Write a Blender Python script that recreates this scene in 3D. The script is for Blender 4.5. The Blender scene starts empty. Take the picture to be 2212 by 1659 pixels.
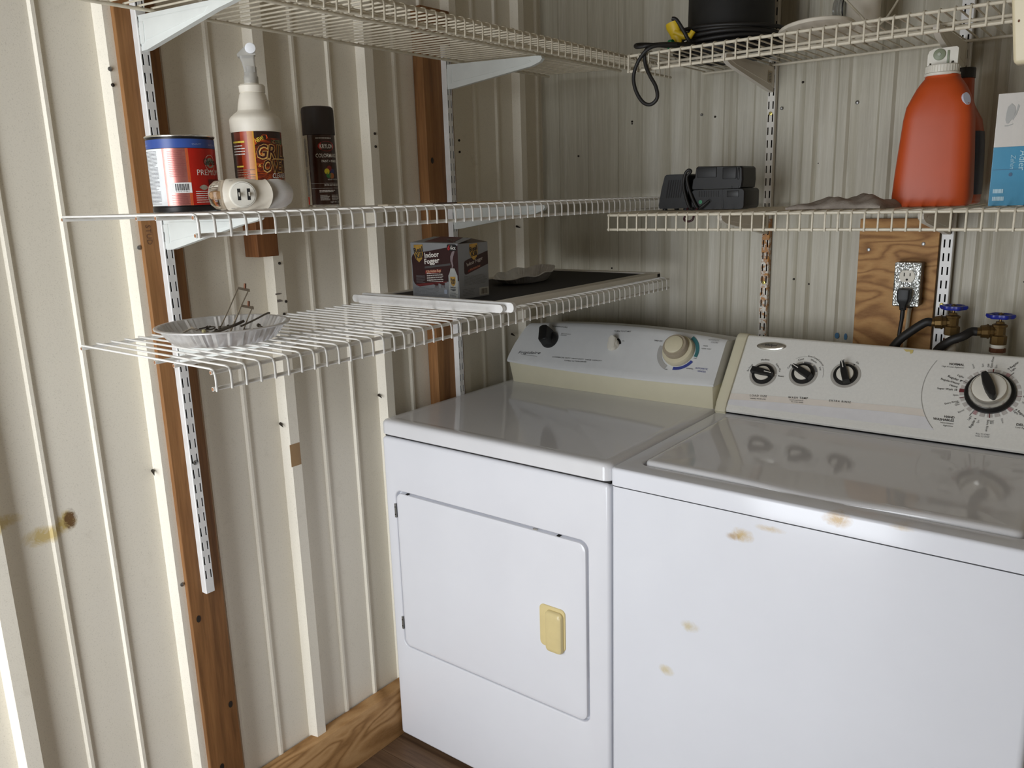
import bpy, bmesh, math, random
from mathutils import Vector, Matrix
random.seed(7)
R = math.radians
PI = math.pi
scene = bpy.context.scene
COL = scene.collection

# ------------------------------------------------------------------ camera, light, exposure
CAM = Vector((1.515, -2.15, 1.4453))
cam_d = bpy.data.cameras.new('camera')
cam_d.sensor_width = 36.0
cam_d.lens = 28.603
cam_d.clip_start = 0.02
cam = bpy.data.objects.new('camera', cam_d)
COL.objects.link(cam)
_yaw, _pit, _rol = R(-38.01125936), R(12.89320853), R(-1.70845224)
_d = Vector((math.sin(_yaw) * math.cos(_pit), math.cos(_yaw) * math.cos(_pit), -math.sin(_pit)))
_r = Vector((math.cos(_yaw), -math.sin(_yaw), 0))
_u = _r.cross(_d)
_r2 = math.cos(_rol) * _r + math.sin(_rol) * _u
_u2 = -math.sin(_rol) * _r + math.cos(_rol) * _u
cam.matrix_world = Matrix(((_r2.x, _u2.x, -_d.x, CAM.x), (_r2.y, _u2.y, -_d.y, CAM.y),
                           (_r2.z, _u2.z, -_d.z, CAM.z), (0, 0, 0, 1)))
scene.camera = cam

ROOM_X, ROOM_Y, ROOM_Z = 2.75, -2.90, 2.45
world = bpy.data.worlds.new('daylight')
scene.world = world
world.use_nodes = True
bg = world.node_tree.nodes['Background']
bg.inputs['Color'].default_value = (0.80, 0.90, 1.0, 1)
bg.inputs['Strength'].default_value = 1.0

def area(name, loc, rot, sx, sy, power, color):
    l = bpy.data.lights.new(name, 'AREA')
    l.shape = 'RECTANGLE'; l.size = sx; l.size_y = sy; l.energy = power; l.color = color
    o = bpy.data.objects.new(name, l); COL.objects.link(o)
    o.location = loc; o.rotation_euler = rot
    return o
# daylight through the open doorway behind the photographer
area('doorway_daylight', (0.56, ROOM_Y - 0.04, 1.02), (R(90), 0, 0), 0.82, 2.0, 36, (0.925, 0.955, 1.0))

vs = scene.view_settings
vs.view_transform = 'Standard'
vs.look = 'None'
vs.gamma = 1.0
vs.use_curve_mapping = False
vs.exposure = 0.0
scene.display_settings.display_device = 'sRGB'

# ------------------------------------------------------------------ materials
def lin(c):
    return tuple((x / 12.92 if x <= 0.04045 else ((x + 0.055) / 1.055) ** 2.4) for x in c)
def rgb(r, g, b):
    return lin((r / 255, g / 255, b / 255)) + (1.0,)

class N:
    """small node-building helper"""
    def __init__(s, name):
        s.m = bpy.data.materials.new(name); s.m.use_nodes = True
        s.t = s.m.node_tree; s.b = s.t.nodes['Principled BSDF']
    def new(s, typ, **kw):
        n = s.t.nodes.new(typ)
        for k, v in kw.items():
            if k.startswith('i_'):
                n.inputs[k[2:].replace('_', ' ')].default_value = v
            else:
                setattr(n, k, v)
        return n
    def link(s, a, b): s.t.links.new(a, b)
    def coord(s, scale=(1, 1, 1), loc=(0, 0, 0), rot=(0, 0, 0)):
        tc = s.new('ShaderNodeTexCoord'); mp = s.new('ShaderNodeMapping')
        mp.inputs['Scale'].default_value = scale; mp.inputs['Location'].default_value = loc
        mp.inputs['Rotation'].default_value = rot
        s.link(tc.outputs['Object'], mp.inputs['Vector'])
        return mp.outputs['Vector']
    def noise(s, vec, scale, detail=4, rough=0.6, dist=0.0):
        n = s.new('ShaderNodeTexNoise'); n.inputs['Scale'].default_value = scale
        n.inputs['Detail'].default_value = detail; n.inputs['Roughness'].default_value = rough
        n.inputs['Distortion'].default_value = dist
        s.link(vec, n.inputs['Vector']); return n.outputs['Fac']
    def ramp(s, fac, stops, interp='LINEAR'):
        r = s.new('ShaderNodeValToRGB'); e = r.color_ramp; e.interpolation = interp
        while len(e.elements) < len(stops): e.elements.new(0.5)
        for el, (p, c) in zip(e.elements, stops):
            el.position = p; el.color = c if len(c) == 4 else tuple(c) + (1,)
        s.link(fac, r.inputs['Fac']); return r.outputs['Color']
    def mix(s, fac, a, b, mode='MIX'):
        m = s.new('ShaderNodeMix', data_type='RGBA', blend_type=mode)
        for sock, v in ((m.inputs[0], fac), (m.inputs[6], a), (m.inputs[7], b)):
            if hasattr(v, 'is_output') or isinstance(v, bpy.types.NodeSocket): s.link(v, sock)
            else: sock.default_value = v
        return m.outputs[2]
    def bump(s, h, strength, dist=0.002):
        b = s.new('ShaderNodeBump'); b.inputs['Strength'].default_value = strength
        b.inputs['Distance'].default_value = dist
        s.link(h, b.inputs['Height']); s.link(b.outputs['Normal'], s.b.inputs['Normal'])
    def base(s, c):
        if isinstance(c, bpy.types.NodeSocket): s.link(c, s.b.inputs['Base Color'])
        else: s.b.inputs['Base Color'].default_value = c
    def set(s, rough=0.5, metal=0.0, spec=0.5, **kw):
        s.b.inputs['Roughness'].default_value = rough; s.b.inputs['Metallic'].default_value = metal
        s.b.inputs['Specular IOR Level'].default_value = spec
        for k, v in kw.items(): s.b.inputs[k.replace('_', ' ')].default_value = v
        return s.m

_mc = {}
def plain(name, c, rough=0.5, metal=0.0, spec=0.5, vary=0.06, scale=40, bump=0.0, **kw):
    """solid colour with a little procedural mottling"""
    if name in _mc: return _mc[name]
    n = N(name); v = n.coord()
    f = n.noise(v, scale, 3)
    dark = tuple(x * (1 - vary) for x in c[:3]) + (1,)
    lite = tuple(min(1, x * (1 + vary)) for x in c[:3]) + (1,)
    n.base(n.ramp(f, [(0.3, dark), (0.7, lite)]))
    if bump: n.bump(f, bump, 0.001)
    _mc[name] = n.set(rough, metal, spec, **kw)
    return _mc[name]

def wood(name, a, b, c, axis='Z', scale=1.0, rough=0.6, contrast=1.0):
    if name in _mc: return _mc[name]
    n = N(name)
    st = {'X': (0.06, 1, 1), 'Y': (1, 0.06, 1), 'Z': (1, 1, 0.06)}[axis]
    v = n.coord(tuple(x * scale for x in st))
    w = n.noise(v, 22, 5, 0.6, 1.2)
    g = n.noise(v, 120, 4, 0.7)
    col = n.ramp(w, [(0.32, a), (0.5, b), (0.68, c)])
    col2 = n.mix(0.35, col, n.ramp(g, [(0.35, a), (0.65, c)]), 'MIX')
    n.base(col2); n.bump(g, 0.25, 0.001)
    _mc[name] = n.set(rough, 0, 0.3)
    return _mc[name]

def flame_wood(name, a, b, c, stretch, scale=5.0, bands=7.0, rough=0.6, loc=(0, 0, 0)):
    """plain-sawn softwood: growth rings cut into cathedral figures"""
    n = N(name); v = n.coord(stretch, loc); f = n.noise(v, scale, 2, 0.45, 0.6)
    mu = n.new('ShaderNodeMath', operation='MULTIPLY'); n.link(f, mu.inputs[0]); mu.inputs[1].default_value = bands
    pp = n.new('ShaderNodeMath', operation='PINGPONG'); n.link(mu.outputs[0], pp.inputs[0]); pp.inputs[1].default_value = 0.5
    v2 = n.coord(tuple(x * 1.0 for x in stretch)); g = n.noise(v2, 130, 4, 0.7)
    col = n.ramp(pp.outputs[0], [(0.04, a), (0.22, b), (0.42, c)])
    col = n.mix(0.22, col, n.ramp(g, [(0.35, a), (0.65, c)]))
    n.base(col); n.bump(g, 0.22, 0.001)
    return n.set(rough, 0, 0.3)
def siding_left():
    n = N('painted_steel_siding'); v = n.coord()
    big = n.noise(v, 1.7, 3); mid = n.noise(v, 16, 6, 0.7); fine = n.noise(v, 420, 2, 0.6)
    col = n.ramp(big, [(0.3, rgb(235, 228, 210)), (0.7, rgb(239, 233, 219))])
    dirt = n.ramp(mid, [(0.60, (0, 0, 0, 1)), (0.80, (1, 1, 1, 1))])
    col = n.mix(n.mix(0.22, (0, 0, 0, 1), dirt), col, rgb(158, 146, 122))
    col = n.mix(n.ramp(fine, [(0.56, (0, 0, 0, 1)), (0.78, (0.30, 0.30, 0.30, 1))]), col, rgb(150, 140, 120))
    # dried yellow glue smears on the sheet, scuffed to brown in places
    tc = n.new('ShaderNodeTexCoord')
    for (y, z, ry, rz_, c, am, sc_) in ((-1.590, 0.872, .060, .030, rgb(206, 182, 112), .85, 26), (-1.545, 0.884, .030, .034, rgb(204, 178, 100), .9, 40), (-1.538, 0.886, .020, .034, rgb(104, 74, 44), .95, 120), (-1.66, .918, .07, .022, rgb(208, 184, 108), .7, 30)):
        mp = n.new('ShaderNodeMapping'); mp.inputs['Location'].default_value = (0, -y / ry, -z / rz_); mp.inputs['Scale'].default_value = (0.01, 1 / ry, 1 / rz_)
        n.link(tc.outputs['Object'], mp.inputs['Vector'])
        gr = n.new('ShaderNodeTexGradient', gradient_type='SPHERICAL'); n.link(mp.outputs['Vector'], gr.inputs['Vector'])
        mu = n.new('ShaderNodeMath', operation='MULTIPLY'); n.link(gr.outputs['Fac'], mu.inputs[0]); n.link(n.noise(v, sc_, 5, .75, .8), mu.inputs[1])
        col = n.mix(n.ramp(mu.outputs[0], [(0.16, (0, 0, 0, 1)), (0.34, (am, am, am, 1))]), col, c)
    n.base(col); n.bump(fine, 0.10, 0.001)
    return n.set(0.62, 0, 0.3)
def siding_back():
    n = N('woodgrain_embossed_siding')
    v = n.coord((1, 1, 0.035)); v2 = n.coord()
    g = n.noise(v, 170, 6, 0.75, 0.6); g2 = n.noise(v, 46, 5, 0.7, 0.8); big = n.noise(v2, 2.2, 3)
    col = n.ramp(g2, [(0.30, rgb(169, 163, 144)), (0.70, rgb(196, 191, 174))])
    col = n.mix(n.ramp(g, [(0.50, (0, 0, 0, 1)), (0.82, (0.55, 0.55, 0.55, 1))]), col, rgb(222, 219, 205))
    col = n.mix(n.ramp(big, [(0.45, (0, 0, 0, 1)), (0.8, (0.35, 0.35, 0.35, 1))]), col, rgb(156, 147, 134))
    n.base(col); n.bump(g, 0.32, 0.0014)
    return n.set(0.42, 0, 0.5)
def enamel(name, c, rough=0.16, yel=0.0, stains=()):
    """appliance enamel; stains = (x, y, z, rx, ry, rz, colour, amount) marks baked on the paint"""
    n = N(name); v = n.coord()
    f = n.noise(v, 5, 3); pe = n.noise(v, 300, 2)
    col = n.ramp(f, [(0.3, c), (0.7, tuple(min(1, x * 1.03) for x in c[:3]) + (1,))])
    tc = n.new('ShaderNodeTexCoord')
    for (x, y, z, rx, ry, rz, sc, am) in stains:
        mp = n.new('ShaderNodeMapping'); mp.vector_type = 'POINT'
        mp.inputs['Location'].default_value = (-x / rx, -y / ry, -z / rz)
        mp.inputs['Scale'].default_value = (1 / rx, 1 / ry, 1 / rz)
        n.link(tc.outputs['Object'], mp.inputs['Vector'])
        gr = n.new('ShaderNodeTexGradient', gradient_type='SPHERICAL'); n.link(mp.outputs['Vector'], gr.inputs['Vector'])
        nz = n.noise(v, 62, 5, 0.7, 0.6)
        mu = n.new('ShaderNodeMath', operation='MULTIPLY'); n.link(gr.outputs['Fac'], mu.inputs[0]); n.link(nz, mu.inputs[1])
        fac = n.ramp(mu.outputs[0], [(0.12, (0, 0, 0, 1)), (0.42, (am, am, am, 1))])
        col = n.mix(fac, col, sc)
    n.base(col); n.bump(pe, 0.03, 0.0006)
    return n.set(rough, 0, 0.5)

M = {}
M['siding'] = siding_left()
M['siding_back'] = siding_back()
M['stud'] = wood('pine_stud', rgb(104, 70, 40), rgb(142, 98, 58), rgb(160, 116, 72), 'Z')
M['stud_dark'] = wood('pine_block', rgb(84, 50, 26), rgb(118, 74, 40), rgb(140, 92, 52), 'Z')
M['sill'] = flame_wood('treated_sill', rgb(142, 104, 62), rgb(176, 134, 86), rgb(194, 154, 106), (1, 0.42, 1.5), 6.0, 8.0)
M['ply'] = flame_wood('plywood', rgb(138, 96, 54), rgb(178, 132, 80), rgb(190, 146, 92), (0.55, 1, 1.6), 6.5, 9.0, 0.6, (0.3, 0, 0.2))
M['plank'] = wood('floor_plank', rgb(72, 54, 40), rgb(104, 80, 60), rgb(126, 100, 76), 'X', 1.2, 0.45)
M['ceiling'] = plain('ceiling_board', rgb(140, 127, 110), 0.85)
M['shell'] = plain('shed_wall_paint', rgb(188, 178, 160), 0.75)
M['wire'] = plain('white_vinyl_wire', rgb(228, 226, 220), 0.35, scale=90)
M['wire_old'] = plain('aged_vinyl_wire', rgb(212, 204, 184), 0.4, scale=60, vary=0.1)
M['rust'] = plain('rusty_wire_end', rgb(140, 98, 66), 0.8)
M['standard'] = plain('white_powder_coat', rgb(226, 225, 222), 0.35)
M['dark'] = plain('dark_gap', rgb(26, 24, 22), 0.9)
M['bracket'] = plain('white_bracket', rgb(222, 226, 222), 0.4, scale=15, vary=0.04)
M['bracket_old'] = plain('grey_bracket', rgb(222, 216, 204), 0.45, scale=15)
M['screw'] = plain('zinc_screw', rgb(150, 150, 148), 0.35, 0.9)
M['screw_dark'] = plain('dark_screw', rgb(60, 54, 48), 0.5, 0.7)
M['brass_screw'] = plain('brass_screw', rgb(206, 190, 110), 0.35, 0.8)
M['enamel'] = enamel('white_enamel', rgb(231, 232, 237))
M['enamel_lid'] = enamel('glossy_white_enamel', rgb(226, 226, 228), 0.07)
M['cream'] = plain('aged_cream_plastic', rgb(218, 212, 186), 0.45, vary=0.03, scale=12)
M['panel'] = plain('white_console_plastic', rgb(214, 215, 214), 0.45, vary=0.02)
M['panel_w'] = plain('grey_console_plastic', rgb(236, 235, 229), 0.40, vary=0.03, scale=200)
M['silver'] = plain('silver_foil_band', rgb(244, 244, 247), 0.30, 0.12, vary=0.03, scale=30)
M['pale_band'] = plain('pale_foil_band', rgb(238, 230, 220), 0.36, 0.0, vary=0.03)
M['chrome'] = plain('brushed_chrome', rgb(214, 212, 205), 0.22, 0.9)
M['ink'] = plain('black_ink', rgb(40, 40, 42), 0.6)
M['ink_grey'] = plain('grey_ink', rgb(110, 110, 112), 0.6)
M['ink_lt'] = plain('light_grey_ink', rgb(172, 170, 166), 0.6)
M['ink_red'] = plain('maroon_ink', rgb(112, 44, 48), 0.6)
M['ink_pink'] = plain('rose_ink', rgb(182, 146, 146), 0.6)
M['ink_blue'] = plain('blue_ink', rgb(54, 66, 140), 0.6)
M['ink_teal'] = plain('teal_ink', rgb(52, 108, 112), 0.6)
M['white_ink'] = plain('white_ink', rgb(232, 228, 220), 0.5)
M['black'] = plain('black_plastic', rgb(18, 18, 18), 0.5, vary=0.15)
M['black_matt'] = plain('matt_black_plastic', rgb(24, 24, 23), 0.6, vary=0.2)
M['black_shiny'] = plain('glossy_black_plastic', rgb(20, 20, 21), 0.3)
M['rubber'] = plain('black_rubber', rgb(28, 26, 24), 0.55)
M['white_plastic'] = plain('white_plastic', rgb(226, 222, 210), 0.4, vary=0.03)
M['grubby_plastic'] = plain('grubby_white_plastic', rgb(224, 217, 202), 0.5, vary=0.06, scale=20)
M['knob_beige'] = plain('beige_knob_plastic', rgb(206, 198, 170), 0.45, vary=0.03)
M['knob_taupe'] = plain('taupe_knob_ring', rgb(160, 148, 128), 0.5)
M['latch'] = plain('yellowed_latch_plastic', rgb(222, 204, 150), 0.25, vary=0.03)
M['foil'] = plain('aluminium_foil', rgb(216, 215, 214), 0.36, 0.55, vary=0.10, scale=60, bump=0.3)
M['wire_steel'] = plain('bright_steel_wire', rgb(180, 172, 160), 0.25, 0.95)
M['brass'] = plain('tarnished_brass', rgb(112, 90, 54), 0.42, 0.8, vary=0.15)
M['copper'] = plain('dull_copper', rgb(112, 74, 54), 0.5, 0.7)
M['blue_enamel'] = plain('blue_painted_handle', rgb(28, 40, 140), 0.35)
M['galv'] = None
M['orange'] = plain('orange_plastic', rgb(190, 76, 28), 0.42, vary=0.05, scale=9)
M['orange_clear'] = plain('amber_plastic', rgb(180, 72, 24), 0.3, vary=0.05)
M['red_cap'] = plain('black_cap', rgb(30, 28, 32), 0.4)

# ------------------------------------------------------------------ geometry helpers
class MB:
    """collects vertices and faces for one mesh object"""
    def __init__(s): s.v = []; s.f = []
    def add(s, vs, fs):
        o = len(s.v); s.v += [tuple(p) for p in vs]; s.f += [tuple(i + o for i in f) for f in fs]; return s
    def box(s, x0, x1, y0, y1, z0, z1):
        vs = [(x, y, z) for z in (z0, z1) for y in (y0, y1) for x in (x0, x1)]
        return s.add(vs, [(0, 2, 3, 1), (4, 5, 7, 6), (0, 1, 5, 4), (2, 6, 7, 3), (0, 4, 6, 2), (1, 3, 7, 5)])
    def loft(s, loops, cap0=True, cap1=True, closed=True):
        n = len(loops[0]); o = len(s.v)
        for L in loops: s.v += [tuple(p) for p in L]
        for k in range(len(loops) - 1):
            a, b = o + k * n, o + (k + 1) * n
            for i in range(n if closed else n - 1):
                j = (i + 1) % n; s.f.append((a + i, a + j, b + j, b + i))
        if cap0: s.f.append(tuple(o + i for i in reversed(range(n))))
        if cap1: s.f.append(tuple(o + (len(loops) - 1) * n + i for i in range(n)))
        return s
    def rbox(s, x0, x1, y0, y1, z0, z1, r=0.004, rc=None, seg=3):
        """box with rounded vertical corners (rc) and rounded top/bottom edges (r)"""
        rc = r if rc is None else rc
        loops = []
        for k in range(seg + 1):
            a = PI / 2 * k / seg; loops.append((r - r * math.sin(a), z0 + r - r * math.cos(a)))
        for k in range(seg + 1):
            a = PI / 2 * k / seg; loops.append((r - r * math.cos(a), z1 - r + r * math.sin(a)))
        L = [[(p[0], p[1], z) for p in rrect(x0 + i, x1 - i, y0 + i, y1 - i, max(rc - i, 1e-4))] for i, z in loops]
        return s.loft(L)
    def tube(s, pts, r, n=8, closed=False, cap=True):
        pts = [Vector(p) for p in pts]; m = len(pts); rs = r if isinstance(r, (list, tuple)) else [r] * m
        T = []
        for i in range(m):
            if closed: t = pts[(i + 1) % m] - pts[i - 1]
            else: t = pts[min(i + 1, m - 1)] - pts[max(i - 1, 0)]
            T.append(t.normalized())
        up = Vector((0, 0, 1)) if abs(T[0].z) < 0.9 else Vector((1, 0, 0))
        nrm = (up - T[0] * up.dot(T[0])).normalized(); loops = []
        for i in range(m):
            nrm = (nrm - T[i] * nrm.dot(T[i])).normalized(); bi = T[i].cross(nrm)
            loops.append([pts[i] + rs[i] * (math.cos(2 * PI * k / n) * nrm + math.sin(2 * PI * k / n) * bi) for k in range(n)])
        if closed: loops.append(loops[0]); return s.loft(loops, False, False)
        return s.loft(loops, cap, cap)
    def cyl(s, p0, p1, r, n=20, r1=None):
        return s.tube([p0, p1], [r, r if r1 is None else r1], n)
    def lathe(s, prof, n=32, o=(0, 0, 0), cap0=True, cap1=True, ax='z', a0=0.0, a1=2 * PI):
        full = abs(a1 - a0 - 2 * PI) < 1e-6; m = n if full else n + 1; loops = []
        for r, h in prof:
            L = []
            for k in range(m):
                a = a0 + (a1 - a0) * k / n; c, d = r * math.cos(a), r * math.sin(a)
                p = (c, d, h) if ax == 'z' else ((h, c, d) if ax == 'x' else (d, h, c))
                L.append((p[0] + o[0], p[1] + o[1], p[2] + o[2]))
            loops.append(L)
        return s.loft(loops, cap0 and full, cap1 and full, full)
    def prism(s, poly, fn0, fn1):
        """extrude a 2-D polygon between two mappings (u, v) -> point"""
        return s.loft([[fn0(*p) for p in poly], [fn1(*p) for p in poly]])
    def quad(s, fn, u0, u1, v0, v1, nu=1, nv=1):
        vs = [fn(u0 + (u1 - u0) * i / nu, v0 + (v1 - v0) * j / nv) for j in range(nv + 1) for i in range(nu + 1)]
        fs = [(j * (nu + 1) + i, j * (nu + 1) + i + 1, (j + 1) * (nu + 1) + i + 1, (j + 1) * (nu + 1) + i)
              for j in range(nv) for i in range(nu)]
        return s.add(vs, fs)
    def poly(s, fn, pts): return s.add([fn(*p) for p in pts], [tuple(range(len(pts)))])
    def disc(s, fn, cu, cv, ru, rv=None, n=28, a0=0, a1=2 * PI):
        rv = rv or ru
        return s.poly(fn, [(cu + ru * math.cos(a0 + (a1 - a0) * k / n), cv + rv * math.sin(a0 + (a1 - a0) * k / n)) for k in range(n)])
    def ring(s, fn, cu, cv, r0, r1, a0=0.0, a1=2 * PI, n=32):
        vs = []
        for k in range(n + 1):
            a = a0 + (a1 - a0) * k / n
            vs += [fn(cu + r0 * math.cos(a), cv + r0 * math.sin(a)), fn(cu + r1 * math.cos(a), cv + r1 * math.sin(a))]
        return s.add(vs, [(2 * k, 2 * k + 1, 2 * k + 3, 2 * k + 2) for k in range(n)])
    def text(s, fn, txt, u, v, h, align='LEFT', ang=0.0, width=None, bold=0.0, shear=0.0, space=1.0, arc=None):
        """flat lettering: cap height h, anchored at (u, v); fn maps (u, v) to 3-D"""
        vs, fs = glyphs(txt, bold, shear, space)
        if not vs: return s
        xs = [p[0] for p in vs]; x0, x1 = min(xs), max(xs); k = h / 0.69
        kx = width / (x1 - x0) if width else k
        off = {'LEFT': x0, 'CENTER': (x0 + x1) / 2, 'RIGHT': x1}[align]
        ca, sa = math.cos(ang), math.sin(ang); out = []
        for x, y in vs:
            px, py = (x - off) * kx, y * k
            if arc:                                   # text on a circle of radius |arc| about (u, v)
                rr = abs(arc) + (py if arc > 0 else -py); a = ang - px / arc
                out.append(fn(u + rr * math.cos(a), v + rr * math.sin(a)))
            else: out.append(fn(u + px * ca - py * sa, v + px * sa + py * ca))
        return s.add(out, fs)
    def lines(s, fn, u0, u1, v0, v1, rows, fill=0.5, seed=1, word=0.08):
        """rows of unreadably fine print as dashes"""
        rnd = random.Random(seed); dv = (v1 - v0) / rows; W = u1 - u0
        for r in range(rows):
            y = v1 - dv * (r + 0.5); u = u0; end = u1 - (rnd.random() * 0.25 * W if rnd.random() < 0.5 else 0)
            while u < end:
                w = W * word * (0.5 + rnd.random()); e = min(u + w, end)
                s.quad(fn, u, e, y - dv * fill / 2, y + dv * fill / 2, 2, 1); u = e + W * 0.018
        return s
    def mapped(s, fn): s.v = [tuple(fn(Vector(p))) for p in s.v]; return s
    def rot(s, mat, o=(0, 0, 0)):
        o = Vector(o); s.v = [tuple(mat @ Vector(p) + o) for p in s.v]; return s
    def mesh(s, name, smooth=35):
        me = bpy.data.meshes.new(name); me.from_pydata(s.v, [], s.f); me.validate()
        bm = bmesh.new(); bm.from_mesh(me); bmesh.ops.recalc_face_normals(bm, faces=bm.faces); bm.to_mesh(me); bm.free()
        if smooth:
            me.polygons.foreach_set('use_smooth', [True] * len(me.polygons)); me.set_sharp_from_angle(angle=R(smooth))
        return me
    def build(s, name, mat, parent=None, smooth=35, loc=None):
        me = s.mesh(name, smooth); me.materials.append(mat)
        o = link(name, me, parent, loc)
        if name in ('fine_print', 'barcode') and parent is not None: o['kind'] = 'stuff'
        return o
class ML:
    """a set of printed words and marks, each built as an object of its own"""
    def __init__(s): s.items = []
    def text(s, *a, **k): s.items.append(MB().text(*a, **k)); return s
    def ring(s, *a, **k): s.items.append(MB().ring(*a, **k)); return s
    def disc(s, *a, **k): s.items.append(MB().disc(*a, **k)); return s
    def build(s, name, mat, parent, smooth=0):
        for b in s.items: b.build(name, mat, parent, smooth)
def link(name, me, parent=None, loc=None):
    o = bpy.data.objects.new(name, me); COL.objects.link(o)
    if parent is not None: o.parent = parent
    if loc: o.location = loc
    return o

_gl = {}
def glyphs(txt, bold, shear, space):
    key = (txt, bold, shear, space)
    if key not in _gl:
        cu = bpy.data.curves.new('tmp', 'FONT'); cu.body = txt; cu.size = 1.0; cu.resolution_u = 2
        cu.offset = bold; cu.shear = shear; cu.space_character = space; cu.fill_mode = 'BOTH'
        o = bpy.data.objects.new('tmp', cu); COL.objects.link(o)
        dg = bpy.context.evaluated_depsgraph_get(); dg.update()
        me = bpy.data.meshes.new_from_object(o.evaluated_get(dg))
        _gl[key] = ([(v.co.x, v.co.y) for v in me.vertices], [tuple(p.vertices) for p in me.polygons])
        bpy.data.objects.remove(o); bpy.data.curves.remove(cu); bpy.data.meshes.remove(me)
    return _gl[key]

def rrect(x0, x1, y0, y1, r, n=5):
    r = min(r, (x1 - x0) / 2 - 1e-5, (y1 - y0) / 2 - 1e-5); pts = []
    for cx, cy, a in ((x1 - r, y1 - r, 0), (x0 + r, y1 - r, 90), (x0 + r, y0 + r, 180), (x1 - r, y0 + r, 270)):
        for k in range(n + 1):
            t = R(a + 90 * k / n); pts.append((cx + r * math.cos(t), cy + r * math.sin(t)))
    return pts
def sq_project(pts, x0, x1, y0, y1, r=0.003, n=5):
    """the rounded rectangle loop with the same point count as rrect()"""
    return rrect(x0, x1, y0, y1, r, n)
def bez(p, n=24):
    """smooth Catmull-Rom curve through points"""
    P = [Vector(q) for q in p]; out = []
    for i in range(len(P) - 1):
        a, b, c, d = P[max(i - 1, 0)], P[i], P[i + 1], P[min(i + 2, len(P) - 1)]
        for k in range(n):
            t = k / n
            out.append(0.5 * ((2 * b) + (c - a) * t + (2 * a - 5 * b + 4 * c - d) * t * t + (3 * b - a - 3 * c + d) * t ** 3))
    out.append(P[-1]); return out
def rotz(a): return Matrix.Rotation(a, 3, 'Z')
def facing(x, y):
    """yaw that turns an object's local -Y towards the photographer's spot"""
    return math.atan2(CAM.x - x, -(CAM.y - y))

def thing(name, label, cat, loc=(0, 0, 0), rz=0.0, group=None):
    o = bpy.data.objects.new(name, None); COL.objects.link(o)
    o.empty_display_size = 0.05; o.location = loc; o.rotation_euler = (0, 0, rz)
    o['label'] = label; o['category'] = cat
    if group: o['group'] = group
    return o
def tag(o, label, cat, group=None):
    o['label'] = label; o['category'] = cat
    if group: o['group'] = group
    return o
def struct(o): o['kind'] = 'structure'; return o
def dup(o, parent=None, **kw):
    c = o.copy(); COL.objects.link(c)
    if parent is not None: c.parent = parent
    for ch in o.children: dup(ch, c)
    return c

# ------------------------------------------------------------------ the room
XP, XR, XS = -0.016, 0.010, 0.020        # left wall: pan, rib face, stud face
def profile_left():
    """(y, x) section of the ribbed steel sheet, ribs standing into the room"""
    maj = [0.476 - 0.31 * k for k in range(3, 0, -1)] + [0.476, 0.800, 1.108, 1.416, 1.72, 2.018]
    maj = [c - 2.15 for c in maj]; ev = []
    for i, c in enumerate(maj):
        ev.append((c - 0.019, XP)); ev.append((c - 0.013, XR)); ev.append((c + 0.013, XR)); ev.append((c + 0.019, XP))
        nx = maj[i + 1] if i + 1 < len(maj) else 0.3
        for t in (0.104, 0.203):
            m = c + t
            if m + 0.02 < min(nx - 0.02, -0.005):
                ev += [(m - 0.0065, XP), (m - 0.0030, XP + 0.0060), (m + 0.0030, XP + 0.0060), (m + 0.0060, XP)]
    return [(ROOM_Y, XP)] + [e for e in ev if e[0] > ROOM_Y + 0.01] + [(0.0, XP)]
prof = profile_left()
wall_left = struct(bpy.data.objects.new('wall_left', None)); COL.objects.link(wall_left)
def sheet(pr, z0, z1, fn, thick):
    b = MB(); n = len(pr)
    for s, zz in ((0, (z0, z1)), (1, (z0, z1))):
        b.add([fn(a, c - s * thick, z) for a, c in pr for z in zz],
              [(2 * i, 2 * i + 2, 2 * i + 3, 2 * i + 1) for i in range(n - 1)])
    return b
cuts = [ROOM_Y, -2.53, -1.53, -0.58, 0.0]
for a, c in zip(cuts[:-1], cuts[1:]):
    pr = [p for p in prof if a <= p[0] <= c]
    xa = XP
    pr = ([(a, xa)] if pr[0][0] > a else []) + pr + ([(c, xa)] if pr[-1][0] < c else [])
    sheet(pr, 0.0, ROOM_Z, lambda y, x, z: (x, y, z), 0.0012).build('siding_panel', M['siding'], wall_left, 30)
# studs laid flat on the sheet, a short block and the pierced screws
def plank(name, mat, parent, x0, x1, y0, y1, z0, z1, r=0.002):
    return MB().rbox(x0, x1, y0, y1, z0, z1, 0.001, r, 2).build(name, mat, parent)
s1 = plank('stud', M['stud'], wall_left, XP + 0.001, XS, -1.348, -1.269, 0.146, ROOM_Z)
s2 = plank('stud', M['stud'], wall_left, XP + 0.001, XS, -0.562, -0.454, 0.146, 1.917)
for st, y, zs in ((s1, -1.34, ((-1.333, 0.60), (-1.322, 0.235), (-1.284, 0.37))), (s2, -0.5, ((-0.545, 1.545), (-0.54, 0.3)))):
    for (ky, kz) in zs:
        MB().disc(lambda a, b: (XS + 0.0006, a, b), ky, kz, 0.005, 0.008, 14).build('knot', M['screw_dark'], st, 0)
MB().text(lambda a, b: (XS + 0.0006, -1.340 + b, 1.415 - a), 'STUD', 0, 0, 0.010, space=1.05).build('lettering', plain('stamp_ink', rgb(92, 60, 40), 0.7), s1, 0)
plank('stud', M['stud_dark'], wall_left, XP + 0.001, XS + 0.012, -1.107, -1.054, 1.338, 1.62)
tape = MB().rbox(XR, XR + 0.0008, -1.058, -1.030, 0.855, 0.908, 0.0003, 0.001, 1).build('tape_patch', plain('brown_tape', rgb(160, 128, 88), 0.6), wall_left)
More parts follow.
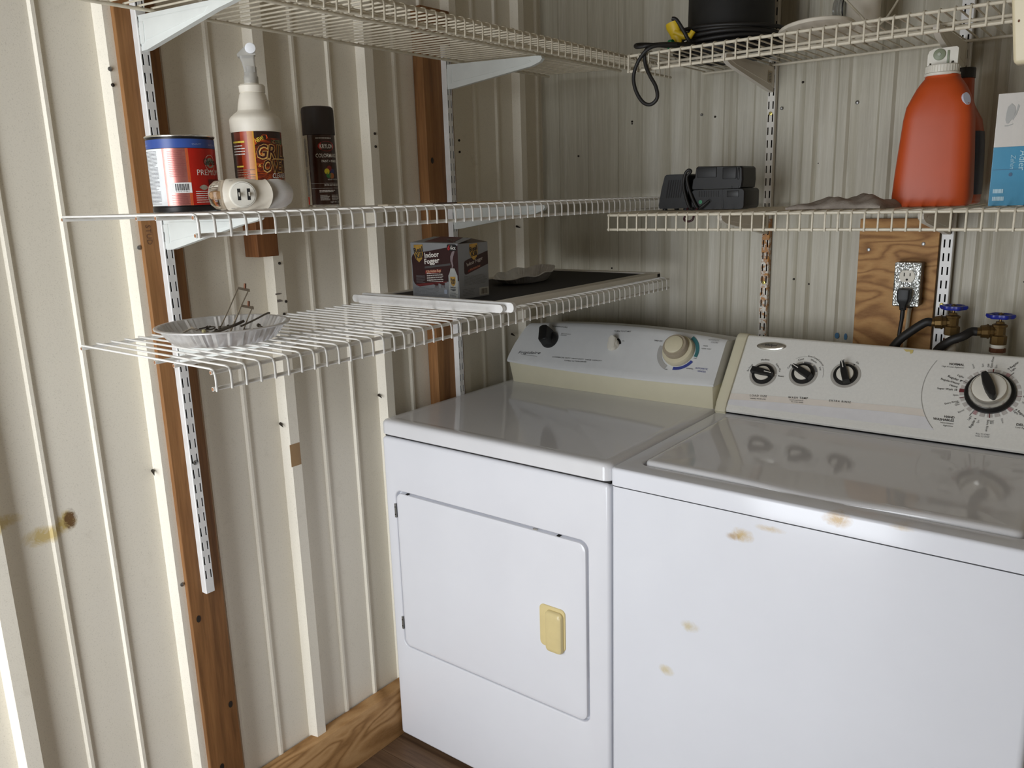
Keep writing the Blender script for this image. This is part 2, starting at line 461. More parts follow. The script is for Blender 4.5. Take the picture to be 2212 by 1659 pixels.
def screw(p, ax, r, mat, parent, l=0.003, name='screw'):
    q = (p[0] + l * ax[0], p[1] + l * ax[1], p[2] + l * ax[2])
    return MB().tube([p, q, tuple(q[i] + 0.0012 * ax[i] for i in range(3))], [r, r, r * 0.55], 10).build(name, mat, parent)
for (y, z, m) in ((-1.363, 1.69, 'screw'), (-1.362, 1.663, 'screw_dark'), (-1.352, 1.374, 'screw'), (-1.354, 0.685, 'screw'),
                  (-1.040, 1.32, 'screw_dark'), (-1.032, 1.235, 'screw_dark'), (-1.040, 1.208, 'screw_dark'), (-0.425, 1.60, 'screw_dark'), (-0.425, 1.57, 'screw_dark'),
                  (-0.732, 1.605, 'screw_dark'), (-0.732, 1.575, 'screw_dark'), (-0.10, 1.585, 'screw_dark'), (-0.10, 1.56, 'screw_dark'), (-0.10, 1.445, 'screw_dark'), (-0.09, 1.30, 'screw_dark')):
    onrib = -1.4 < y < -1.33 or abs(y + 1.042) < 0.013 or abs(y + 0.43) < 0.012 or abs(y + 0.734) < 0.013
    screw((XR if onrib else XP, y, z), (1, 0, 0), 0.0042 if m == 'screw' else 0.0032, M[m], wall_left, 0.0022)
for (y, z) in ((-1.372, 0.934), (-1.061, 0.957), (-0.128, 1.60), (-0.15, 1.36), (-0.19, 1.035), (-0.755, 0.96)):
    MB().tube([(XP + 0.004, y, z), (XP + 0.024, y - 0.008, z - 0.004)], [0.0036, 0.0004], 8).build('screw_tip', M['screw_dark'], wall_left)
MB().add([(XR + .0006, -1.058 + dy, z) for (dy, z) in ((0, 1.252), (.012, 1.2525), (.018, 1.254), (.010, 1.2555), (0, 1.2555))], [(0, 1, 2, 3, 4)]).add(
    [(XR + .0006, -1.055 + dy, z) for (dy, z) in ((0, 1.2355), (.016, 1.2365), (.008, 1.2415), (0, 1.2415))], [(0, 1, 2, 3)]).add(
    [(XR + .0006, -1.055 + dy, z) for (dy, z) in ((0, 1.1825), (.026, 1.1830), (.026, 1.1838), (0, 1.1834))], [(0, 1, 2, 3)]).build('paint_scuff', plain('scuff_grey', rgb(120, 112, 104), 0.7), wall_left, 0)
# back wall: embossed vinyl-faced siding with narrow ribs
wall_back = struct(bpy.data.objects.new('wall_back', None)); COL.objects.link(wall_back)
def back_profile():
    """(x, y) section; negative y stands into the room"""
    ribs = [(0.060, .007, .004), (0.163, .007, .004), (0.267, .007, .004), (0.355, .018, .003), (0.427, .004, .0025), (0.494, .009, .004),
            (0.545, .004, .002), (0.589, .006, .004), (0.623, .005, .003), (0.672, .006, .003), (0.775, .006, .003), (0.806, .012, .004), (0.836, .006, .003),
            (0.886, .010, .004), (0.928, .005, .002), (0.985, .013, .005), (1.06, .006, .003), (1.19, .010, .004), (1.217, .005, .003), (1.238, .005, .003),
            (1.30, .008, .003), (1.39, .01, .004), (1.48, .01, .004), (1.59, .01, .004), (1.7, .01, .004)] + [(1.8 + .1035 * k, .008, .004) for k in range(9)]
    pr = [(XP, 0.0)]
    for c, w, h in ribs:
        pr += [(c - w - 0.006, 0.0), (c - w, -h * 1.2), (c + w, -h * 1.2), (c + w + 0.007, 0.0)]
    return [p for p in pr if p[0] < ROOM_X] + [(ROOM_X, 0.0)]
bp = back_profile()
bcut = [XP, 0.70, 1.605, ROOM_X]
for a, c in zip(bcut[:-1], bcut[1:]):
    pr = [p for p in bp if a <= p[0] <= c]
    pr = ([(a, 0.0)] if pr[0][0] > a else []) + pr + ([(c, 0.0)] if pr[-1][0] < c else [])
    sheet(pr, 0.0, ROOM_Z, lambda x, y, z: (x, y, z), -0.0012).build('siding_panel', M['siding_back'], wall_back, 30)
for (x, z, m, r) in ((0.301, 1.648, 'screw_dark', .0030), (0.301, 1.642, 'screw_dark', .0022), (0.516, 1.649, 'screw', .0034), (0.554, 1.641, 'screw_dark', .0028), (0.233, 1.228, 'screw_dark', .0026),
                     (0.735, 1.647, 'screw', .0040), (0.919, 1.645, 'screw', .0046), (0.117, 1.562, 'screw_dark', .0030), (0.785, 1.705, 'screw_dark', .0030), (0.786, 1.215, 'screw_dark', .0028), (0.826, 1.204, 'screw_dark', .0026),
                     (0.834, 1.507, 'screw_dark', .0026), (1.303, 1.228, 'screw_dark', .0036), (1.272, 1.640, 'screw_dark', .0034), (0.27, 1.04, 'screw_dark', .0030), (0.19, 1.055, 'screw_dark', .0030)):
    screw((x, -0.0005, z), (0, -1, 0), r, M[m], wall_back, 0.0035 if m == 'screw' else 0.002)
blue = plain('blue_paint_spot', rgb(62, 110, 146), 0.6)
for (x, z, w, h) in ((0.905, 1.0745, .0055, .008), (0.9265, 1.0735, .0040, .009)):
    MB().disc(lambda a, b: (a, -0.0048, b), x, z, w, h, 12).build('paint_spot', blue, wall_back, 0)

# floor, ceiling, remaining shell (behind the photographer)
floor = struct(MB().box(XP, ROOM_X, ROOM_Y, 0.0, -0.06, -0.006).build('floor', M['dark'], None, 0))
pw = 0.152; y = -0.865 - pw * 14; row = 0
while y < -0.01:
    x = 0.0 - (row * 0.43) % 1.2; y1 = min(y + pw, -0.002)
    while x < ROOM_X:
        a, c = max(x, XP + 0.03), min(x + 1.2, ROOM_X - 0.01)
        if c - a > 0.05 and y1 > ROOM_Y + 0.02:
            MB().box(a + 0.0008, c - 0.0008, max(y, ROOM_Y + 0.01) + 0.0008, y1 - 0.0008, -0.006, 0.0).build('plank', M['plank'], floor, 0, None)
        x += 1.2
    y += pw; row += 1
ceiling = struct(MB().box(XP - 0.05, ROOM_X + 0.05, ROOM_Y - 0.05, 0.05, ROOM_Z, ROOM_Z + 0.04).build('ceiling', M['ceiling'], None, 0))
wall_right = struct(MB().box(ROOM_X, ROOM_X + 0.05, ROOM_Y, 0.0, 0.0, ROOM_Z).build('wall_right', M['shell'], None, 0))
DX0, DX1, DZ = 0.16, 1.04, 2.04
wall_front = struct(MB().box(XP, DX0, ROOM_Y - 0.05, ROOM_Y, 0, ROOM_Z).box(DX1, ROOM_X, ROOM_Y - 0.05, ROOM_Y, 0, ROOM_Z)
                    .box(DX0, DX1, ROOM_Y - 0.05, ROOM_Y, DZ, ROOM_Z).build('wall_front', M['shell'], None, 0))
# bottom plate along the left wall
sill = struct(MB().rbox(-0.012, 0.027, -1.262, -0.012, 0.0, 0.145, 0.002, 0.001, 2).build('baseboard_left', M['sill'], None))
MB().lathe([(0.0005, 0.0), (0.011, 0.0), (0.0125, 0.0015), (0.0115, 0.003), (0.006, 0.0022), (0.0005, 0.0030)], 14, (0.0268, -1.155, 0.104), ax='x').build('knot', plain('loose_dark_knot', rgb(58, 42, 34), 0.25), sill)

# ------------------------------------------------------------------ slotted standards, brackets, wire shelves
rs = N('rust_streaked_powder_coat'); _v = rs.coord(); _n = rs.noise(_v, 70, 6, 0.75)
_tc = rs.new('ShaderNodeTexCoord'); _sp = rs.new('ShaderNodeSeparateXYZ'); rs.link(_tc.outputs['Object'], _sp.inputs[0])
_mr = rs.new('ShaderNodeMapRange'); rs.link(_sp.outputs['Z'], _mr.inputs['Value'])
for k, v in (('From Min', 0.05), ('From Max', 0.50), ('To Min', 0.02), ('To Max', 0.20)): _mr.inputs[k].default_value = v
_gt = rs.new('ShaderNodeMath', operation='LESS_THAN'); rs.link(_sp.outputs['Z'], _gt.inputs[0]); _gt.inputs[1].default_value = 0.472
_ad = rs.new('ShaderNodeMath', operation='ADD'); rs.link(_n, _ad.inputs[0]); rs.link(_mr.outputs[0], _ad.inputs[1])
_mu = rs.new('ShaderNodeMath', operation='MULTIPLY'); rs.link(_ad.outputs[0], _mu.inputs[0]); rs.link(_gt.outputs[0], _mu.inputs[1])
rs.base(rs.mix(rs.ramp(_mu.outputs[0], [(0.58, (0, 0, 0, 1)), (0.68, (1, 1, 1, 1))]), rgb(220, 216, 206), rs.ramp(_n, [(0.4, rgb(112, 66, 30)), (0.6, rgb(186, 128, 56))])))
rs.set(0.5); M['rusty'] = rs.m

def standard(label, yc, z0, z1, mat, w=0.018, d=0.016, zs=0.76, fn=None, screws=(), smat=None, base=(0, 0, 0)):
    """slotted U-channel; built along z, face at depth d; fn maps (across, out, z) to world"""
    t = thing('shelf_standard', label, 'shelf standard', base)
    b = MB(); P = lambda a, o, z: tuple(Vector(fn(a, o, z)) - Vector(base))
    pitch, sl, sw = 0.0316, 0.0185, 0.0033
    xs = [-w / 2, -0.0055 - sw / 2, -0.0055 + sw / 2, 0.0055 - sw / 2, 0.0055 + sw / 2, w / 2]
    k0 = math.ceil((z0 + 0.006 - zs) / pitch); zz = []
    k = k0
    while zs + k * pitch + sl / 2 < z1 - 0.004:
        c = zs + k * pitch
        if c - sl / 2 > z0 + 0.004: zz.append((c - sl / 2, c + sl / 2))
        k += 1
    for i in (0, 2, 4): b.quad(lambda a, z: P(a, d, z), xs[i], xs[i + 1], z0, z1)
    for i in (1, 3):
        lo = z0
        for a0, a1 in zz:
            b.quad(lambda a, z: P(a, d, z), xs[i], xs[i + 1], lo, a0); lo = a1
            for s_, e in ((xs[i], 0), (xs[i + 1], 1)):      # the pressed edges of the slot
                b.quad(lambda o, z: P(s_, o, z), d - 0.0016, d, a0, a1)
        b.quad(lambda a, z: P(a, d, z), xs[i], xs[i + 1], lo, z1)
    for s_ in (-1, 1):
        x = s_ * w / 2
        b.add([P(x, d, z0), P(x, d, z1), P(x + s_ * 0.0012, d - 0.0016, z1), P(x + s_ * 0.0012, d - 0.0016, z0),
               P(x + s_ * 0.0012, 0, z1), P(x + s_ * 0.0012, 0, z0)], [(0, 1, 2, 3), (3, 2, 4, 5)])
    b.build('channel', mat, t, 0)
    MB().quad(lambda a, z: P(a, d - 0.0090, z), -w / 2 + .0008, w / 2 - .0008, z0 + .001, z1 - .001).build('slot_shade', M['dark'], t, 0)  # dark sheet behind the slots, standing in for shade inside the channel
    for z in screws:
        q = MB().tube([P(0, d - 0.0005, z), P(0, d + 0.0012, z), P(0, d + 0.0020, z)], [0.0048, 0.0048, 0.003], 14)
        sc = q.build('screw', smat or M['screw'], t)
        MB().disc(lambda a, z_: P(a, d + 0.0022, z_), 0, z, 0.0014, n=8).build('screw_socket', M['dark'], sc, 0)
    return t
YA, YB = -1.307, -0.484          # left-wall standards
XA, XB = 0.713, 1.145            # back-wall standards
fL = lambda yc: (lambda a, o, z: (XS + o, yc + a, z))
fB = lambda xc, o0=0.0: (lambda a, o, z: (xc + a, -o0 - o, z))
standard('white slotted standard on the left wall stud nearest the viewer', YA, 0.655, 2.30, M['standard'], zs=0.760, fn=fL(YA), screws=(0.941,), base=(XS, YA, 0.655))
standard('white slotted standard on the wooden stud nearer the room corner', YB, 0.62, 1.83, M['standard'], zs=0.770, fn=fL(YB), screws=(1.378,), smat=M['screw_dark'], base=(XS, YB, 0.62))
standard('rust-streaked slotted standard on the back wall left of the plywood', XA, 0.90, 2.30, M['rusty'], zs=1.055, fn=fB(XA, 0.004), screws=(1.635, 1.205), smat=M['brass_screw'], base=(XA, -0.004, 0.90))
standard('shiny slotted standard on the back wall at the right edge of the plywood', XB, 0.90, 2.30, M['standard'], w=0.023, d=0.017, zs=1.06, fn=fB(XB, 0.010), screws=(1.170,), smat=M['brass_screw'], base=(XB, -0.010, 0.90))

def bracket(label, mat, p, dirx, diry, L=0.300, H=0.060, group=None, sticker=False, tilt=0.0, near=False):
    """pressed-steel shelf bracket; p = hook point at the standard face, top edge level with p.z"""
    t = thing('shelf_bracket', label, 'bracket', p, 0, group)
    t.rotation_euler = (0, tilt, 0)
    w = 0.0055; side = (-diry, dirx)
    Q = lambda s, h, o: (dirx * s + side[0] * o, diry * s + side[1] * o, h)
    out = [(0, 0), (0, -H), (0.02, -H + 0.001), (L - 0.03, -0.022), (L - 0.006, -0.014), (L, -0.007), (L - 0.003, -0.001), (L - 0.012, 0)]
    if near: out = [(0, 0), (0, -H), (0.02, -H + 0.001), (L - 0.055, -0.014), (L - 0.02, -0.009), (L - .004, -0.006), (L, -0.003), (L - 0.008, 0)]
    b = MB(); b.loft([[Q(s, h, -w) for s, h in out], [Q(s, h, -w * .55) for s, h in out], [Q(s, h, w * .55) for s, h in out], [Q(s, h, w) for s, h in out]])
    b.build('bracket_body', mat, t, 25)
    f = MB()                                             # raised pressing that stiffens both cheeks
    ins = [(0.020, -0.008), (0.020, -H + 0.016), (L - 0.055, -0.018), (L - 0.03, -0.012), (L - 0.035, -0.008)]
    if near: ins = [(0.020, -0.008), (0.020, -H + 0.016), (L - 0.095, -0.017), (L - 0.08, -0.008)]
    for sg in (-1, 1):
        f.loft([[Q(s, h, sg * w) for s, h in ins], [Q(s * 0.985 + 0.0015, h * 0.96 - 0.0005, sg * (w + 0.0010)) for s, h in ins]], False, True)
        tabs = [(0.0015, -0.012), (0.0015, -H + 0.012), (0.013, -H + 0.012), (0.016, -H + 0.016), (0.016, -0.012)]
        f.loft([[Q(s, h, sg * w) for s, h in tabs], [Q(s, h, sg * (w + 0.0012)) for s, h in tabs]], False, True)
    f.build('pressing', mat, t, 20)
    if sticker:
        st = MB(); g = lambda s, h: Q(s, h, w + 0.0016)
        st.quad(g, 0.022, 0.046, -0.040, -0.012).build('sticker', plain('worn_paper_sticker', rgb(196, 184, 160), 0.7), t, 0)
        MB().lines(lambda s, h: Q(s, h, w + 0.0019), 0.024, 0.045, -0.038, -0.016, 6, seed=3).build('fine_print', M['ink_grey'], t, 0)
    return t
ZT, ZM, ZL, ZRM, ZRT = 1.7945, 1.4375, 1.2195, 1.4035, 1.7565      # top of the wires
drop = 0.0102
gL = XS + 0.0160
TT = math.atan(0.0175 / 0.40)
for y, nm in ((YA, 'on the standard nearest the viewer'), (YB, 'on the standard nearer the room corner')):
    bracket('white bracket under the upper left shelf, ' + nm, M['bracket'], (gL, y, ZT - math.tan(TT) * gL - drop), 1, 0, tilt=TT, near=y < -1)
    bracket('white bracket under the middle left shelf, ' + nm, M['bracket'], (gL, y, ZM - drop), 1, 0, near=y < -1)
    bracket('white bracket under the lowest left shelf, ' + nm, M['bracket'], (gL, y, ZL - drop), 1, 0, near=y < -1)
for x, nm, mt, o in ((XA, 'on the rust-streaked standard', M['bracket_old'], 0.0200), (XB, 'on the standard beside the plywood', M['bracket_old'], 0.0270)):
    bracket('greyish bracket under the upper back-wall shelf, ' + nm, mt, (x, -o, ZRT - drop), 0, -1, sticker=x < 1)
    bracket('greyish bracket under the lower back-wall shelf, ' + nm, mt, (x, -o, ZRM - drop), 0, -1, sticker=x < 1)

def wire_shelf(label, loc, rz, length, back, front, rails, lip, mat, n0=0.004, pitch=0.0254, end_mat=None):
    """ventilated shelf in local space: x from the wall outwards, y along the shelf, z = 0 at the wire tops"""
    t = thing('wire_shelf', label, 'wire shelf', loc, rz)
    rw, rr = 0.0019, 0.0032
    pts = [(back - 0.004, 0, -rw), (front - 0.011, 0, -rw), (front - 0.0048, 0, -rw - 0.0016), (front - 0.0012, 0, -rw - 0.0058), (front, 0, -rw - 0.012), (front, 0, -lip - 0.0075)]
    pts = [pts[0]] + [tuple(Vector(pts[0]).lerp(Vector(pts[1]), k / 3)) for k in (1, 2)] + pts[1:]
    me = MB().tube(pts, rw, 6).mesh('wire', 60); me.materials.append(mat)
    n = int((length - 2 * n0) / pitch) + 1
    for i in range(n): link('wire', me, t, (0, n0 + i * pitch, 0))
    for (rx, rz_) in [(r, -2 * rw - rr + 0.0004) for r in rails] + [(front - rw - rr + 0.0004, -lip - 0.004)]:
        b = MB().tube([(rx, 0, rz_), (rx, length, rz_)], rr, 10)
        r = b.build('rail', mat, t)
        for yy in (-0.0003, length + 0.0003):
            MB().disc(lambda a, c: (rx + a, yy, rz_ + c), 0, 0, rr * 0.82, n=10).build('cut_end', end_mat or M['rust'], r, 0)
    return t
rl = [0.078, 0.318, 0.372, 0.4695]
LY0 = -1.514
wire_shelf('white wire shelf highest on the left wall', (0, LY0, ZT), 0, 1.42, 0.078, 0.475, rl, 0.029, M['wire_old']).rotation_euler = (0, TT, 0)
wire_shelf('white wire shelf in the middle of the left wall, holding cans and bottles', (0, LY0, ZM), 0, 1.42, 0.078, 0.475, rl, 0.027, M['wire'])
wire_shelf('white wire shelf lowest on the left wall, just above the dryer', (0, LY0, ZL), 0, 1.42, 0.078, 0.475, rl, 0.027, M['wire'])
# back-wall shelves: same section turned a quarter turn (local +x points out of the wall, local y runs to -x)
rb = [0.032, 0.235, 0.285, 0.4265]
wire_shelf('cream wire shelf lower on the back wall, holding orange bottles and black chargers', (0.476, 0, ZRM), R(-90), 1.62 - 0.476, 0.032, 0.432, rb, 0.036, M['wire_old'], n0=0.0052)
wire_shelf('cream wire shelf highest on the back wall, holding a black bucket', (0.530, 0, ZRT), R(-90), 1.62 - 0.530, 0.032, 0.432, rb, 0.036, M['wire_old'], n0=0.0042)

# ------------------------------------------------------------------ dryer
FY = -0.7965                                    # front plane of both machines
def panel_hole(b, fn, outer, ro, inner, ri, t_out, d_in, er=0.006, n=6, seg=3):
    """front panel: rounded outer edge going back t_out, rounded hole edge going in d_in; fn(u, v, depth)"""
    x0, x1, y0, y1 = outer; a0, a1, c0, c1 = inner; L = []
    L.append([fn(u, v, t_out) for u, v in rrect(x0, x1, y0, y1, ro, n)])
    for k in range(seg + 1):
        t = PI / 2 * k / seg; i = er - er * math.cos(t); dd = er - er * math.sin(t)
        L.append([fn(u, v, dd) for u, v in rrect(x0 + i, x1 - i, y0 + i, y1 - i, max(ro - i, .0005), n)])
    e2 = min(er, 0.004)
    for k in range(seg + 1):
        t = PI / 2 * k / seg; i = e2 - e2 * math.sin(t); dd = e2 - e2 * math.cos(t)
        L.append([fn(u, v, dd) for u, v in rrect(a0 - i, a1 + i, c0 - i, c1 + i, ri + i, n)])
    L.append([fn(u, v, d_in) for u, v in rrect(a0, a1, c0, c1, ri, n)])
    return b.loft(L, False, False)
DX, DL, DR = 0.0, 0.034, 0.7005
dry = thing('dryer', 'white front-loading clothes dryer standing in the corner against the left wall', 'dryer', (DL, FY, 0.0))
o = Vector((DL, FY, 0.0))
lf = lambda u, v, d: (u - o.x, d, v)
b = MB(); panel_hole(b, lf, (DL, DR, 0.016, 0.868), 0.010, (0.0695, 0.6475, 0.2935, 0.7305), 0.020, 0.06, 0.016, 0.008)
body = b.build('front_panel', M['enamel'], dry)
MB().box(0.003, DR - DL - 0.001, 0.058, 0.665, 0.020, 0.868).build('cabinet', M['enamel'], dry, 0)
MB().quad(lambda u, v: (u - o.x, 0.0155, v), 0.06, 0.657, 0.285, 0.74).build('door_recess', M['enamel'], dry, 0)
MB().box(0.004, DR - DL - 0.003, 0.010, 0.660, 0.8675, 0.8735).build('top_gap', M['dark'], dry, 0)
# the lift-off top with softly rolled edges
top = MB(); L = []
for i, z in ((0.0035, 0.8735), (0.0, 0.876), (0.0, 0.900), (0.001, 0.905), (0.004, 0.9095), (0.010, 0.912), (0.022, 0.9128), (0.030, 0.9118), (0.034, 0.9112)):
    L.append([(u, v, z) for u, v in rrect(-0.003 + i, DR - DL + 0.0025 - i, -0.001 + i, 0.670 - i, max(0.020 - i * .4, .004), 6)])
top.loft(L).build('top_panel', M['enamel_lid'], dry)
# door, hung on the left, with hinges, catch holes and a yellowed latch
door = MB(); L = []
for i, d in ((0.0, 0.0135), (0.0, 0.003), (0.0012, 0.0005), (0.004, -0.0008), (0.010, -0.001)):
    L.append([lf(u, v, d) for u, v in rrect(0.0725 + i, 0.6420 - i, 0.2965 + i, 0.7245 - i, max(0.019 - i * .6, .004), 6)])
door = door.loft(L).build('door', M['enamel'], dry)
MB().box(*(0.105 - o.x, 0.113 - o.x), 0.002, 0.010, 0.7243, 0.7262).box(0.566 - o.x, 0.574 - o.x, 0.002, 0.010, 0.7243, 0.7262).build('catch_hole', M['dark'], door, 0)
MB().rbox(0.500 - o.x, 0.512 - o.x, 0.003, 0.010, 0.7243, 0.7268, .0006, .002, 1).build('catch', M['chrome'], door)
for z0, z1 in ((0.656, 0.694), (0.342, 0.378)):
    h = MB().rbox(0.0655 - o.x, 0.0715 - o.x, -0.0022, 0.004, z0, z1, 0.0008, 0.001, 1).build('hinge', M['screw'], dry)
    for z in (z0 + .009, z1 - .009): MB().tube([(0.0685 - o.x, -0.0022, z), (0.0685 - o.x, -0.003, z)], 0.0018, 8).build('hinge_pin', M['screw_dark'], h)
lt = MB(); L = []
for i, d in ((0.0, 0.001), (0.0, -0.0022), (0.0012, -0.0036), (0.004, -0.0040)):
    L.append([lf(u, v, d) for u, v in rrect(0.5185 + i, 0.5885 - i, 0.4515 + i, 0.5540 - i, max(0.012 - i, .004), 6)])
latch = lt.loft(L).build('latch', M['latch'], door)
gp = MB(); L = []
for i, d in ((0.0, -0.0036), (0.0, -0.0085), (0.0022, -0.0128), (0.0065, -0.0150), (0.012, -0.0156)):
    L.append([lf(u, v, d) for u, v in rrect(0.5390 + i, 0.5845 - i, 0.4465 + i, 0.5460 - i * 1.3, max(0.010 - i * .5, .004), 6)])
gp.loft(L).build('latch_grip', M['latch'], latch)
for x in (0.05, DR - DL - 0.05):
    for y in (0.06, 0.60): MB().lathe([(0.022, 0.0), (0.022, 0.010), (0.008, 0.012), (0.008, 0.030)], 14, (x, y, 0)).build('foot', M['rubber'], dry)
# control console, a sloping curved fascia on a cream plinth
A38 = R(38); cU = Vector((0, math.sin(A38), math.cos(A38))); cN = Vector((0, -math.cos(A38), math.sin(A38)))
Od = Vector((0, -0.300, 0.975))
dp = lambda u, v, n=0.0005: tuple(Od + Vector((u, 0, 0)) + cU * v + cN * n - o)
def console_loop(v, bulge, x0, x1, back, z=None):
    pts = []; n = 26
    for k in range(n + 1):
        t = k / n; u = x0 + (x1 - x0) * t
        pts.append(dp(u, v + bulge * (1 - (2 * t - 1) ** 2), 0))
    return pts
b = MB(); L = []
nf = 26
secs = [(0.0005, -0.0075, 0.0530, 0.7000, -0.003), (0.004, -0.0070, 0.0510, 0.6998, 0.0), (0.02, -0.004, 0.0500, 0.6995, 0.0), (0.06, 0.004, 0.0550, 0.6990, 0.0), (0.095, 0.010, 0.0640, 0.6985, 0.0), (0.120, 0.014, 0.0720, 0.6980, -0.0005), (0.131, 0.016, 0.0770, 0.6978, -0.003), (0.137, 0.0165, 0.0810, 0.6975, -0.008), (0.1385, 0.0165, 0.0830, 0.6970, -0.020)]
rows = []
for v, bl, x0, x1, dn in secs:
    rows.append([dp(x0 + (x1 - x0) * k / nf, v + bl * (1 - (2 * k / nf - 1) ** 2), dn) for k in range(nf + 1)])
front_rows = rows
bk = [[(p[0], 0.665, p[2]) for p in rows[-1]]]
b.loft(front_rows + bk, False, False, False)
for sd in (0, -1):                                # end caps
    edge = [r[sd] for r in rows]; low = [(edge[0][0], 0.665, edge[0][2])]
    b.add(edge + [(edge[-1][0], 0.665, edge[-1][2])] + low, [tuple(range(len(edge) + 2))])
con = b.build('console', M['panel'], dry, 40)
b = MB(); L = []
for z, y, i in ((0.9115, -0.280, 0.003), (0.945, -0.288, 0.001), (0.970, -0.2945, 0.0005), (0.978, -0.2955, 0.0015)):
    L.append([(u - o.x, (y + (0.010 if k in (0, 1) else 0)) - o.y, z) for k, u in enumerate((0.050 + i, 0.7000 - i))] )
pl = []
for z, y, i in ((0.9115, -0.281, 0.004), (0.950, -0.2895, 0.002), (0.9745, -0.2945, 0.001)):
    pl.append([(0.0505 + i - o.x, -0.13 - o.y, z), (0.0505 + i - o.x, y + 0.012 - o.y, z), (0.0545 + i - o.x, y + 0.003 - o.y, z), (0.0645 + i - o.x, y - o.y, z),
               (0.686 - i - o.x, y - o.y, z), (0.696 - i - o.x, y + 0.003 - o.y, z), (0.700 - i - o.x, y + 0.012 - o.y, z), (0.700 - i - o.x, -0.13 - o.y, z)])
MB().loft(pl).build('console_plinth', M['cream'], dry, 40)
# knobs
def on_panel(fn, u, v, tilt=0.0):
    """local frame on the fascia: x along u, y along v, z out of the panel"""
    c, s_ = math.cos(tilt), math.sin(tilt)
    return lambda p: fn(u + p[0] * c - p[1] * s_, v + p[0] * s_ + p[1] * c, p[2])
kb = MB().lathe([(0.026, 0.0), (0.027, 0.004), (0.025, 0.012), (0.020, 0.018), (0.001, 0.019)], 30)
kb.mapped(on_panel(dp, 0.174, 0.083)); k1 = kb.build('temperature_knob', M['black'], dry)
g = MB(); g.loft([[(p[0], p[1], z) for p in rrect(-w_, w_, -0.024, 0.024, 0.006, 3)] for w_, z in ((0.017, 0.012), (0.0145, 0.034), (0.0125, 0.044), (0.008, 0.0455))])
g.mapped(on_panel(dp, 0.172, 0.084, R(18))); g.build('knob_grip', M['black'], k1)
kb = MB().lathe([(0.0165, 0.0), (0.0165, 0.006), (0.014, 0.013), (0.006, 0.016), (0.001, 0.0162)], 26)
kb.mapped(on_panel(dp, 0.385, 0.087)); k2 = kb.build('start_knob', M['white_plastic'], dry)
g = MB().loft([[(p[0], p[1], z) for p in rrect(-w_, w_, -0.0215, 0.0215, w_ * .9, 4)] for w_, z in ((0.013, 0.010), (0.010, 0.018), (0.006, 0.0205))])
g.mapped(on_panel(dp, 0.3855, 0.0855, R(12))); g.build('knob_grip', M['white_plastic'], k2)
kb = MB(); kb.ring(lambda u, v: dp(u, v, 0.0012), 0.385, 0.088, 0.0145, 0.0215, R(10), R(75), 12); kb.build('dial_mark', M['black'], dry, 0)
kb = MB().lathe([(0.0425, 0.0), (0.0425, 0.010), (0.0400, 0.016), (0.033, 0.018), (0.001, 0.0185)], 40); kb.mapped(on_panel(dp, 0.581, 0.086)); k3 = kb.build('timer_dial', M['knob_beige'], dry)
kb = MB().lathe([(0.033, 0.016), (0.033, 0.030), (0.0305, 0.034), (0.024, 0.0345)], 36, cap1=False); kb.mapped(on_panel(dp, 0.5795, 0.088)); k4 = kb.build('dial_ring', M['knob_taupe'], k3)
kb = MB().lathe([(0.0248, 0.033), (0.0245, 0.0375), (0.022, 0.039), (0.001, 0.0392)], 32); kb.mapped(on_panel(dp, 0.579, 0.0885)); kb.build('dial_cap', M['knob_beige'], k3)
pr = lambda u, v: dp(u, v, 0.0012)
MB().ring(pr, 0.581, 0.086, 0.0475, 0.0600, R(168), R(246), 24).build('printed_band', M['ink_lt'], dry, 0)
MB().ring(pr, 0.581, 0.086, 0.0450, 0.0545, R(-12), R(62), 24).build('printed_band', M['ink_teal'], dry, 0)
MB().ring(pr, 0.581, 0.086, 0.0450, 0.0535, R(-92), R(-28), 24).build('printed_band', M['ink_blue'], dry, 0)
t = MB()
t.text(pr, 'Frigidaire', 0.0815, 0.0285, 0.0085, width=0.078, ang=R(4.5), shear=0.35, bold=0.004)
t.quad(pr, 0.094, 0.152, 0.0262, 0.0268)
t.text(pr, 'COMMERCIAL DUTY  HEAVY DUTY  LARGE CAPACITY', 0.2036, 0.0285, 0.0036, width=0.163, ang=R(1.7))
t.text(pr, 'TUMBLE ACTION DRYER', 0.2477, 0.0212, 0.0036, width=0.0725, ang=R(3))
t.text(pr, 'TURN TO START', 0.371, 0.1275, 0.0040, width=0.052, ang=R(3))
t.text(pr, 'TIMED DRY', 0.500, 0.1098, 0.0038, width=0.026); t.text(pr, 'TEMPERATURE', 0.161, 0.1262, 0.0036, width=0.056)
t.text(pr, 'HIGH', 0.6415, 0.108, 0.0030, width=0.012); t.text(pr, 'LESS DRY', 0.640, 0.100, 0.0030, width=0.026); t.text(pr, 'OFF', 0.6270, 0.0700, 0.0032); t.text(pr, 'OFF', 0.5580, 0.0300, 0.0032)
t.text(pr, 'NORMAL', 0.6155, 0.0395, 0.0034, width=0.020); t.text(pr, 'REGULAR HEAVY', 0.204, 0.1055, 0.0028, width=0.033); t.text(pr, 'DELICATE', 0.204, 0.1005, 0.0028, width=0.02); t.text(pr, 'ON', 0.4065, 0.100, 0.003)
t.build('lettering', M['ink'], con, 0)
t = MB(); t.text(pr, 'AUTOMATIC', 0.6395, 0.0425, 0.0048, width=0.034); t.text(pr, 'WHITES', 0.6480, 0.0345, 0.0048, width=0.022); t.build('lettering', M['ink_blue'], con, 0)
t = MB(); t.text(pr, 'AUTOMATIC', 0.6500, 0.1262, 0.0042, width=0.030); t.text(pr, 'COLORS', 0.6590, 0.1195, 0.0042, width=0.019); t.build('lettering', M['ink_grey'], con, 0)

